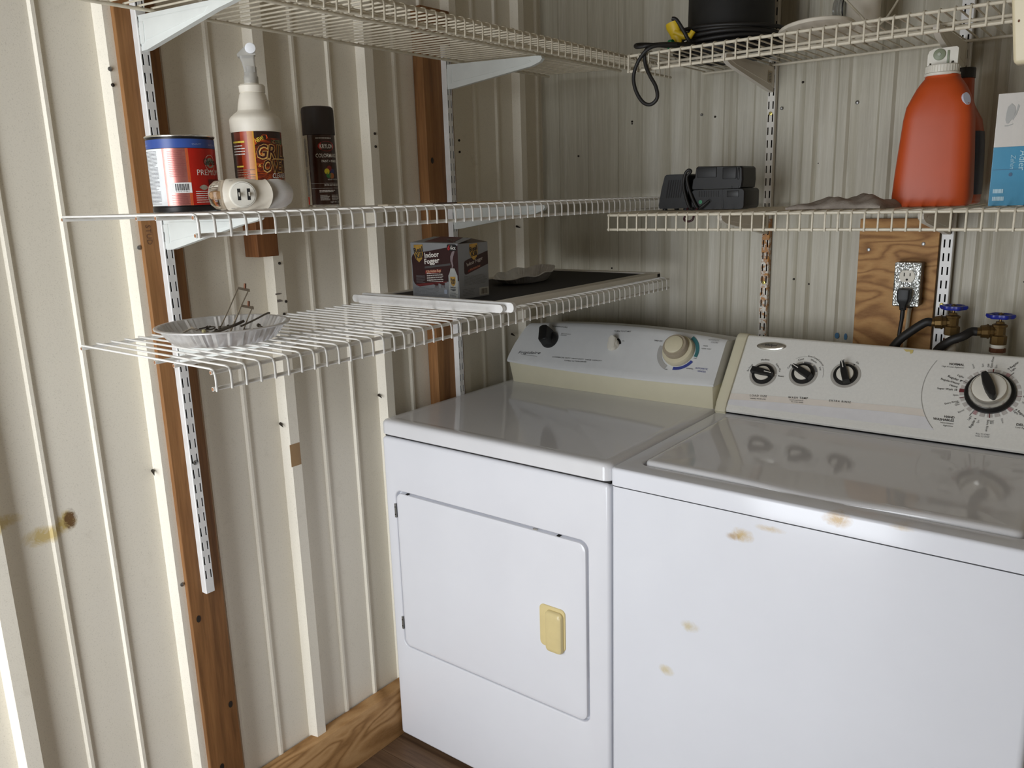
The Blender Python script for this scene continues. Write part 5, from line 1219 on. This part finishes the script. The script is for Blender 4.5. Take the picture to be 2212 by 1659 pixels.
# grey rag
rg = N('grey_rag_cloth'); _v = rg.coord(); _n = rg.noise(_v, 30, 5, .7); _w = rg.noise(_v, 420, 3, .7)
rg.base(rg.ramp(_n, [(.35, rgb(140, 131, 122)), (.65, rgb(168, 159, 149))])); rg.bump(_w, .6, .002); rg.set(.95, 0, .1)
b = MB(); nx, ny = 34, 14; rnd = random.Random(4); vs = []
for j in range(ny + 1):
    for i in range(nx + 1):
        u, v = i / nx, j / ny; x = .915 + .185 * u + .02 * (v - .5); y = -.425 + .150 * v + .02 * math.sin(3 * u)
        env = (math.sin(PI * min(1, u * 1.0 + .02)) ** .45) * (math.sin(PI * v) ** .5 if 0 < v < 1 else 0)
        hgt = .005 + (.014 + .016 * u) * env * (.75 + .25 * math.sin(14 * u + 9 * v)) + .003 * env * math.sin(26 * u - 14 * v)
        vs.append((x, y, hgt))
top_n = len(vs); vs += [(x, y, .0006) for x, y, z in vs]
fs = []
for off in (0, top_n):
    for j in range(ny):
        for i in range(nx):
            q_ = [off + j * (nx + 1) + i, off + j * (nx + 1) + i + 1, off + (j + 1) * (nx + 1) + i + 1, off + (j + 1) * (nx + 1) + i]; fs.append(tuple(q_))
rim = [i for i in range(nx + 1)] + [j * (nx + 1) + nx for j in range(1, ny + 1)] + [ny * (nx + 1) + i for i in range(nx - 1, -1, -1)] + [j * (nx + 1) for j in range(ny - 1, 0, -1)]
for a, c in zip(rim, rim[1:] + rim[:1]): fs.append((a, c, c + top_n, a + top_n))
b.add([(x - .98, y + .35, z) for x, y, z in vs], fs); rag = b.build('rag', rg.m, None, 80); rag.location = (.98, -.35, ZRM); tag(rag, 'crumpled grey cleaning rag lying beside the orange jug', 'rag')

# battery charger stack
def body_loft(b, secs, e=5):
    return b.loft([sq_loop(cx, cy, a, c, z, e, 36) for z, cx, cy, a, c in secs])
def vents(parent, fn, n, u0, du, v0, v1, w, name='vent_slot'):
    for k in range(n):
        MB().loft([[fn(u0 + k * du, v0, 0), fn(u0 + k * du + w, v0, 0), fn(u0 + k * du + w * 1.0, v1, 0), fn(u0 + k * du, v1, 0)], [fn(u0 + k * du, v0, .0008), fn(u0 + k * du + w, v0, .0008), fn(u0 + k * du + w, v1, .0008), fn(u0 + k * du, v1, .0008)]]).build(name, M['black_shiny'], parent, 0)
yc = -.245
c1 = thing('battery_charger', 'black ribbed charger at the left of the charger stack on the lower back shelf', 'charger', (.582, yc, ZRM))
b = MB(); pl = [(-.042, .006), (-.043, .012), (-.036, .050), (-.027, .082), (-.022, .0855), (.034, .0855), (.038, .082), (.038, .006), (.036, .004), (-.040, .004)]
b.loft([[(x * .96, y, z * .99 + .0004) for x, z in pl] if k in (0, 3) else [(x, y, z) for x, z in pl] for k, y in enumerate((-.046, -.043, .040, .043))]); bb = b.build('charger_body', M['black'], c1, 30)
vents(bb, lambda u, v, d: (u + (v - .03) * .16, -.0462 - d, v), 7, -.022, .0062, .030, .072, .0028)
for x in (-.030, .026):
    for y in (-.034, .030): MB().lathe([(.006, 0), (.006, .003), (.005, .005)], 12, (x, y, 0)).build('foot', M['rubber'], c1)
c2 = thing('battery_charger', 'black charger with green dot lying under the battery pack', 'charger', (.696, yc, ZRM))
b = MB(); pl = rrect(-.068, .066, .001, .0480, .008, 4)
b.loft([[(x * .97, y, .0005 + (z - .0005) * .97) for x, z in pl] if k in (0, 3) else [(x, y, z) for x, z in pl] for k, y in enumerate((-.048, -.044, .040, .044))]); bb2 = b.build('charger_body', M['black'], c2, 30)
vents(bb2, lambda u, v, d: (u, -.0482 - d, v), 9, -.048, .0060, .030, .0435, .0026)
MB().rbox(.0120, .0150, -.0490, -.0470, .003, .046, .0004, .001, 1).build('body_joint', M['black_shiny'], bb2)
MB().rbox(.0230, .0520, -.0492, -.0470, .0285, .0430, .0006, .003, 2).build('contact_door', plain('very_dark_grey', rgb(22, 22, 22), .4), bb2)
MB().lathe([(.0045, -.0484), (.0045, -.0490), (.0005, -.0491)], 18, (-.0430, 0, .0185), ax='y').build('green_dot', plain('green_sticker', rgb(58, 140, 96), .5), bb2)
MB().text(lambda u, v: (u, -.0494, v), 'PL', -.0455, .0170, .0030).build('lettering', plain('dark_green_print', rgb(24, 66, 46), .5), bb2, 0)
MB().tube([(-.020, -.0470, .0205), (-.0190, -.0500, .0210)], .0042, 12).build('cable_gland', M['black_matt'], bb2)
c3 = thing('battery_pack', 'black power-tool battery pack resting on top of the charger', 'battery', (.6925, yc, ZRM + .0480))
b = MB(); pl = [(-.067, .0005), (-.068, .004), (-.065, .024), (-.060, .028), (-.057, .050), (-.052, .0535), (.056, .0500), (.0605, .046), (.062, .020), (.060, .002), (.055, .0002)]
b.loft([[(x * .95, y, z * .96) for x, z in pl] if k in (0, 3) else [(x, y, z) for x, z in pl] for k, y in enumerate((-.042, -.038, .036, .040))]); bb3 = b.build('pack_body', M['black'], c3, 30)
MB().rbox(-.052, -.003, -.0440, -.0400, .0270, .0500, .001, .003, 2).build('raised_panel', M['black'], bb3)
MB().rbox(.012, .046, -.0440, -.0400, .0220, .0480, .001, .004, 2).build('raised_panel', M['black'], bb3)
MB().rbox(.0490, .0530, -.0450, -.0400, .0200, .0470, .001, .0015, 2).build('release_catch', M['black_shiny'], bb3)
for x in (.036, .054): MB().rbox(x - .0015, x + .0015, -.0430, -.0400, .0005, .0060, .0004, .0008, 1).build('rail_tab', M['black_shiny'], bb3)
cb = bez([(.676, -.297, ZRM + .0205), (.664, -.302, ZRM + .010), (.650, -.300, ZRM + .0040), (.637, -.299, ZRM + .022), (.622, -.296, ZRM + .055), (.617, -.294, ZRM + .078), (.625, -.290, ZRM + .090), (.6205, -.2935, ZRM + .094), (.612, -.294, ZRM + .085), (.609, -.296, ZRM + .060), (.618, -.300, ZRM + .030), (.630, -.302, ZRM + .0045), (.640, -.305, ZRM + .0042)], 6)
o_ = Vector((.64, -.30, ZRM)); o = MB().tube([p - o_ for p in cb], .0036, 8).build('charger_cable', M['rubber'], None, 60); o.location = o_; tag(o, 'black charger cable looped between the two chargers', 'cable')
cb = bez([(.625, -.305, ZRM + .0042), (.628, -.312, ZRM - .004), (.622, -.316, ZRM - .020), (.632, -.318, ZRM - .026), (.645, -.318, ZRM - .022), (.648, -.314, ZRM - .006), (.652, -.308, ZRM + .0042)], 6)
o = MB().tube([p - o_ for p in cb], .0026, 8).build('cable_tail', plain('dark_maroon_cable', rgb(60, 26, 30), .5), None, 60); o.location = o_; tag(o, 'thin dark cable loop sagging through the wires below the chargers', 'cable')

# upturned black bucket with a coiled extension cord
bk_ = thing('bucket', 'tall black plastic bucket standing upside down on the highest back shelf', 'bucket', (.672, -.190, ZRT))
MB().lathe([(.1030, 0), (.1045, .002), (.1045, .010), (.1010, .012), (.1000, .014), (.0960, .30), (.0950, .305), (.001, .306)], 48).build('bucket_wall', M['black_matt'], bk_)
MB().lathe([(.1040, .018), (.1065, .020), (.1065, .023), (.1040, .025)], 48, cap0=False, cap1=False).build('bucket_ring', M['black_matt'], bk_)
cd = thing('extension_cord', 'coiled black extension cord with a yellow plug in front of the bucket', 'cord', (.672, -.250, ZRT))
rc_ = .0046
def L3(*p): return [Vector(q_) - Vector((.672, -.250, ZRT)) for q_ in p]
b = MB(); rnd = random.Random(6)
pts = []
turns = 6
for k in range(turns * 28 + 1):
    a = -2 * PI * k / 28 + R(200); tr = k / 28
    ra = .122 + .006 * math.sin(tr * 2.3); rb2 = .118 + .005 * math.cos(tr * 1.7)
    pts.append(Vector((.672 + ra * math.cos(a) + .003 * math.sin(tr * 5), -.196 + rb2 * math.sin(a), ZRT + rc_ + .0086 * tr * .98 + .003 * math.sin(a * 2 + tr))) - Vector((.672, -.250, ZRT)))
b.tube(pts, rc_, 7); b.build('cord_coil', M['rubber'], cd, 60)
b = MB().tube(bez(L3((.640, -.318, ZRT + .012), (.600, -.360, ZRT + .014), (.572, -.405, ZRT + .016), (.556, -.432, ZRT + .014), (.560, -.443, ZRT + .008), (.575, -.446, ZRT + .006), (.592, -.440, ZRT + .008), (.622, -.400, ZRT + .012), (.650, -.340, ZRT + .012)), 8), rc_ * .9, 8); b.build('cord_loop', M['rubber'], cd, 60)
b = MB().tube(bez(L3((.640, -.405, ZRT + .008), (.600, -.440, ZRT + .004), (.574, -.4475, ZRT - .016), (.558, -.449, ZRT - .050), (.562, -.449, ZRT - .082), (.580, -.449, ZRT - .110), (.600, -.449, ZRT - .118), (.616, -.448, ZRT - .106), (.612, -.446, ZRT - .082), (.595, -.444, ZRT - .055), (.582, -.440, ZRT - .030), (.580, -.4380, ZRT - .004), (.592, -.425, ZRT + .008), (.622, -.380, ZRT + .010), (.652, -.330, ZRT + .014)), 8), rc_ * .9, 8); b.build('hanging_loop', M['rubber'], cd, 60)
ye = plain('yellow_plug_plastic', rgb(206, 174, 32), .45, vary=.08)
b = MB(); L = []
for t_, w, d_ in ((0, .006, .006), (.15, .011, .008), (.5, .013, .010), (.8, .0165, .011), (1.0, .0150, .010)):
    c = Vector((.6120, -.338, ZRT + .020)).lerp(Vector((.5975, -.345, ZRT + .066)), t_) - Vector((.672, -.250, ZRT))
    L.append([c + Vector((w * math.cos(2 * PI * k / 16), d_ * math.sin(2 * PI * k / 16), .25 * w * math.cos(2 * PI * k / 16))) for k in range(16)])
b.loft(L); pg = b.build('yellow_plug', ye, cd, 50)
b = MB().tube(L3((.604, -.346, ZRT + .046), (.622, -.338, ZRT + .036), (.638, -.334, ZRT + .034), (.645, -.333, ZRT + .044)), [.0085, .008, .0075, .006], 10); b.build('plug_lever', ye, pg, 50)
b = MB().tube(bez(L3((.600, -.350, ZRT + .074), (.610, -.348, ZRT + .070), (.626, -.345, ZRT + .046), (.636, -.340, ZRT + .026), (.640, -.332, ZRT + .016)), 6), .0044, 8); b.build('cord_end', M['rubber'], cd, 60)
MB().lathe([(.0125, -.002), (.0128, 0), (.0128, .004), (.0125, .006)], 16, cap0=False, cap1=False, ax='x').rot(Matrix.Identity(3), (-.066, -.118, .014)).build('green_tie', plain('green_twist_tie', rgb(40, 132, 84), .5), cd)

# white jar with a clear threaded neck, a lid and a white cord
jr = thing('plastic_jar', 'white plastic jar with clear threaded collar on the highest back shelf', 'jar', (.960, -.150, ZRT), R(0))
MB().lathe([(.0330, 0), (.0350, .002), (.0355, .02), (.0355, .16), (.033, .168), (.001, .169)], 40).build('jar_body', M['grubby_plastic'], jr)
clr = plain('clear_collar', rgb(205, 206, 200), .15, vary=.02, Transmission_Weight=.7, IOR=1.3)
b = MB()
b.lathe([(.024, -.036), (.0265, -.037), (.0265, -.040), (.024, -.041), (.0265, -.044), (.0265, -.047), (.024, -.048), (.0262, -.052), (.0262, -.056), (.022, -.058)], 30, (0, -.006, .072), ax='x'); b.build('threaded_collar', clr, jr)
b = MB().lathe([(.0262, -.0335), (.0280, -.0335), (.0280, -.0360), (.0262, -.0360)], 30, (0, -.006, .072), ax='x', cap0=False, cap1=False); b.build('seal_ring', M['black'], jr)
ld = thing('plastic_lid', 'loose round white plastic lid lying in front of the white jar', 'plate', (.905, -.285, ZRT))  # a loose lid, slightly tilted, with a small knob
b = MB().lathe([(.074, .0), (.077, .001), (.077, .007), (.075, .009), (.070, .0095), (.001, .0085)], 48); b.rot(Matrix.Rotation(R(-5), 3, 'X') @ Matrix.Rotation(R(-4), 3, 'Y'), (0, 0, .0130)); b.build('lid_shell', M['grubby_plastic'], ld)
MB().lathe([(.001, .0095), (.0060, .0095), (.0055, .0125), (.001, .0135)], 14).rot(Matrix.Rotation(R(-5), 3, 'X') @ Matrix.Rotation(R(-4), 3, 'Y'), (-.02, .03, .0130)).build('lid_knob', M['white_plastic'], ld)
wc = plain('dirty_white_cord', rgb(200, 192, 172), .55)
o_ = Vector((.97, -.24, ZRT)); o = MB().tube([p - o_ for p in bez([(.925, -.236, ZRT + .120), (.940, -.238, ZRT + .086), (.965, -.246, ZRT + .058), (.992, -.262, ZRT + .030), (1.012, -.29, ZRT + .008), (1.035, -.28, ZRT + .014), (1.050, -.24, ZRT + .055), (1.062, -.215, ZRT + .100), (1.070, -.205, ZRT + .150)], 8)], .0024, 7).build('white_cord', wc, None, 60); o.location = o_; tag(o, 'thin off-white cord draped over the white jar on the highest back shelf', 'cord')

# plywood backing, outlet, hoses, taps
pl_ = MB().rbox(-.089, .089, -.0060, .0060, -.236, .236, .0008, .001, 1).build('plywood_board', M['ply'], None, 0); pl_.location = (1.037, -.0115, 1.134); tag(pl_, 'plywood backing board screwed to the wall behind the washer', 'board')
for x, z in ((.9717, 1.2955), (1.0933, 1.3108)):
    MB().tube([(x - 1.037, -.0060, z - 1.134), (x - 1.037, -.0076, z - 1.134), (x - 1.037, -.0082, z - 1.134)], [.0042, .0042, .0024], 12).build('screw', M['screw'], pl_)
gv = N('galvanised_spangle'); _v = gv.coord(); vo = gv.new('ShaderNodeTexVoronoi'); vo.inputs['Scale'].default_value = 240; gv.link(_v, vo.inputs['Vector'])
_n = gv.noise(_v, 190, 4, .7)
gv.base(gv.ramp(_n, [(.35, rgb(110, 112, 110)), (.6, rgb(214, 216, 212))])); gv.bump(vo.outputs['Distance'], .6, .002); M['galv'] = gv.set(.28, .85)
ob = thing('outlet_box', 'galvanised duplex outlet box on the plywood board', 'outlet', (1.072, -.0175, 1.218))
MB().rbox(-.0285, .0285, -.036, 0, -.0515, .0515, .002, .004, 2).build('box_body', plain('dull_zinc', rgb(112, 108, 104), .45, .7), ob)
b = MB(); panel_hole(b, lambda u, v, d: (u, -.0395 + d, v), (-.0292, .0292, -.0525, .0525), .004, (-.0001, .0001, -.0001, .0001), .0001, .0038, .0001, .0022)
cv = b.build('cover_plate', M['galv'], ob, 30)
for zc in (.0195, -.0195):
    b = MB(); out = [(.0172 * math.cos(a) , max(-.0138, min(.0138, .0172 * math.sin(a)))) for a in (2 * PI * k / 40 for k in range(40))]
    b.loft([[(x, -.0385, zc + z) for x, z in out], [(x, -.0412, zc + z) for x, z in out], [(x * .96, -.0418, zc + z * .96) for x, z in out]])
    r_ = b.build('receptacle', plain('ivory_receptacle', rgb(206, 200, 184), .4), ob, 30)
    for x, h in ((-.0063, .0042), (.0063, .0036)): MB().box(x - .0011, x + .0011, -.0421, -.0416, zc + .0040 - h, zc + .0040 + h).build('blade_slot', M['dark'], r_, 0)
    MB().disc(lambda u, v: (u, -.0421, v), 0, zc - .0078, .0026, n=14).build('ground_hole', M['dark'], r_, 0)
MB().tube([(0, -.0392, 0), (0, -.0410, 0), (0, -.0414, 0)], [.0032, .0032, .002], 14).build('screw', M['screw'], ob)
pg = thing('power_plug', 'black appliance plug in the lower socket with its cord dropping behind', 'plug', (1.072, -.0602, 1.198))
b = MB(); L = []
for z, w, d0, d1 in ((.0120, .0125, 0, .020), (.0100, .0140, -.002, .026), (-.0100, .0140, -.002, .028), (-.0180, .0120, .003, .027), (-.0250, .0085, .008, .024), (-.0380, .0068, .010, .022)):
    L.append([(x, -y, z) for x, y in rrect(-w, w, d0, d1, .004, 3)])
b.loft(L); b.build('plug_body', M['black'], pg, 40)
b = MB()
for k in range(4): b.lathe([(.0070, -.0260 - k * .0034), (.0078, -.0270 - k * .0034), (.0070, -.0280 - k * .0034)], 14, (0, -.0160, 0), cap0=False, cap1=False)
b.build('strain_relief', M['black'], pg)
MB().tube(bez([(0, -.0160, -.036), (-.0005, -.0165, -.060), (-.003, -.018, -.095), (-.003, -.018, -.150), (.0, -.01, -.22)], 6), [.0052] * 6 + [.0045] * 19, 8).build('plug_cord', M['rubber'], pg, 60)
o_ = Vector((1.0765, -.028, 1.1665)); o = MB().tube([p - o_ for p in bez([(1.0785, -.030, 1.1660), (1.0765, -.030, 1.145), (1.0745, -.028, 1.110), (1.0720, -.026, 1.065), (1.070, -.024, 0.98)], 6)], .0046, 8).build('supply_cable', plain('ivory_cable_sheath', rgb(196, 186, 164), .55), None, 60); o.location = o_; tag(o, 'ivory supply cable entering the outlet box from below', 'cable')
MB().tube([(.0055, -.012, -.0515), (.0055, -.012, -.0580), (.0055, -.012, -.0590)], [.0070, .0070, .004], 12).build('cable_clamp', M['screw_dark'], ob)
def tap_(label, hose_label, x, zw, yb, swing, hose):
    t = thing('water_tap', label, 'tap', (x, yb, zw - .165))
    Z = lambda d: d + .165
    MB().lathe([(.0160, Z(-.0640)), (.0165, Z(-.0625)), (.0165, Z(-.0450)), (.0140, Z(-.0440)), (.0125, Z(-.0420)), (.0125, Z(-.0260)), (.0150, Z(-.0250)), (.0155, Z(-.0200)), (.0120, Z(-.0180)), (.0090, Z(-.0175)), (.0080, Z(-.0130))], 8).build('valve_body', M['brass'], t, 25)
    MB().tube([(0, 0, Z(-.014)), (0, 0, Z(.004))], .0030, 10).build('stem', M['brass'], t)
    n = 60; b = MB(); L = []
    hw = lambda k, r0, am: r0 + am * math.cos(6 * 2 * PI * k / n)
    ring = lambda r0, am, z: [(hw(k, r0, am) * math.cos(2 * PI * k / n), hw(k, r0, am) * math.sin(2 * PI * k / n), z) for k in range(n)]
    b.loft([ring(.0185, .0012, Z(-.0045)), ring(.0245, .0020, Z(-.0055)), ring(.0275, .0024, Z(-.001)), ring(.0265, .0022, Z(.0035)), ring(.0215, .0014, Z(.0040)), ring(.0180, .0010, Z(.0005)), ring(.0185, .0012, Z(-.0045))], False, False)
    wl = b.build('hand_wheel', M['blue_enamel'], t, 60)
    for k in range(4):
        a = PI / 4 + k * PI / 2; MB().tube([(.0040 * math.cos(a), .004 * math.sin(a), Z(.0005)), (.0195 * math.cos(a), .0195 * math.sin(a), Z(-.0005))], .0032, 8).build('spoke', M['blue_enamel'], wl)
    MB().lathe([(.0062, Z(-.004)), (.0062, Z(.0045)), (.0036, Z(.0055)), (.001, Z(.0070))], 12).build('hub_screw', M['brass'], wl)
    d = Vector((math.cos(swing), math.sin(swing), -.06)).normalized()
    P = lambda s_: tuple(Vector((0, 0, Z(-.0345))) + d * s_)
    b = MB().tube([P(.006), P(.012), P(.0125), P(.020), P(.0205), P(.0235), P(.024), P(.036), P(.037), P(.046)], [.0105, .0105, .0135, .0142, .0165, .0168, .0150, .0138, .0098, .0092], 10); b.build('hose_nut', M['brass'], t, 25)
    MB().lathe([(.0135, Z(-.0720)), (.0140, Z(-.0710)), (.0140, Z(-.0645)), (.0130, Z(-.0640))], 20).build('thread_tape', M['white_plastic'], t)
    MB().lathe([(.0150, Z(-.0820)), (.0165, Z(-.0815)), (.0165, Z(-.0725)), (.0140, Z(-.0720))], 8).build('copper_coupling', M['copper'], t, 25)
    MB().lathe([(.0120, Z(-.165)), (.0120, Z(-.0815))], 18).build('supply_pipe', plain('pvc_pipe', rgb(196, 186, 168), .5), t)
    s = Vector(P(.043)) + Vector((x, yb, zw - .165)); o_ = s
    pts = [s, s + d * .012] + [Vector(p) for p in hose]
    ho = MB().tube([p - o_ for p in bez([tuple(p) for p in pts], 7)], .0098, 12).build('water_hose', M['rubber'], None, 60); ho.location = o_; tag(ho, hose_label, 'hose')
tap_('brass water tap with blue handwheel beside the shiny standard, left of the two', 'black rubber hose curving down from the tap nearer the plywood', 1.1800, 1.1740, -.082, R(192), [(1.100, -.094, 1.116), (1.070, -.092, 1.086), (1.050, -.088, 1.045), (1.043, -.08, .97)])
tap_('brass water tap with blue handwheel farther from the plywood, right of the two', 'black rubber hose curving down from the tap farther from the plywood', 1.2740, 1.1600, -.082, R(196), [(1.208, -.112, 1.113), (1.180, -.113, 1.098), (1.152, -.094, 1.062), (1.142, -.086, .97)])

# cream board hanging from the ceiling at the right edge of the view
hb = thing('hanging_board', 'cream painted board hanging down at the upper right edge of the picture', 'board', (1.302, -.50, 1.637), 0)
cp_ = plain('old_cream_paint', rgb(226, 214, 180), .35, vary=.06, scale=12)
zt = ROOM_Z - 1.637 - .001; lean = -.115 * zt
L = []
for z, i in ((0, .004), (.003, .001), (.008, 0), (zt, 0)):
    L.append([(x + lean * z / zt, y, z) for x, y in rrect(.0 + i, .110 - i, i, .035 - i, .005, 3)])
MB().loft(L).build('board_plank', cp_, hb, 40)
MB().disc(lambda u, v: (u, -.0005, v), .0095 - .115 * .065, .067, .0016, .0024, 10).build('nail_hole', plain('rust_spot', rgb(110, 70, 40), .7), hb, 0)
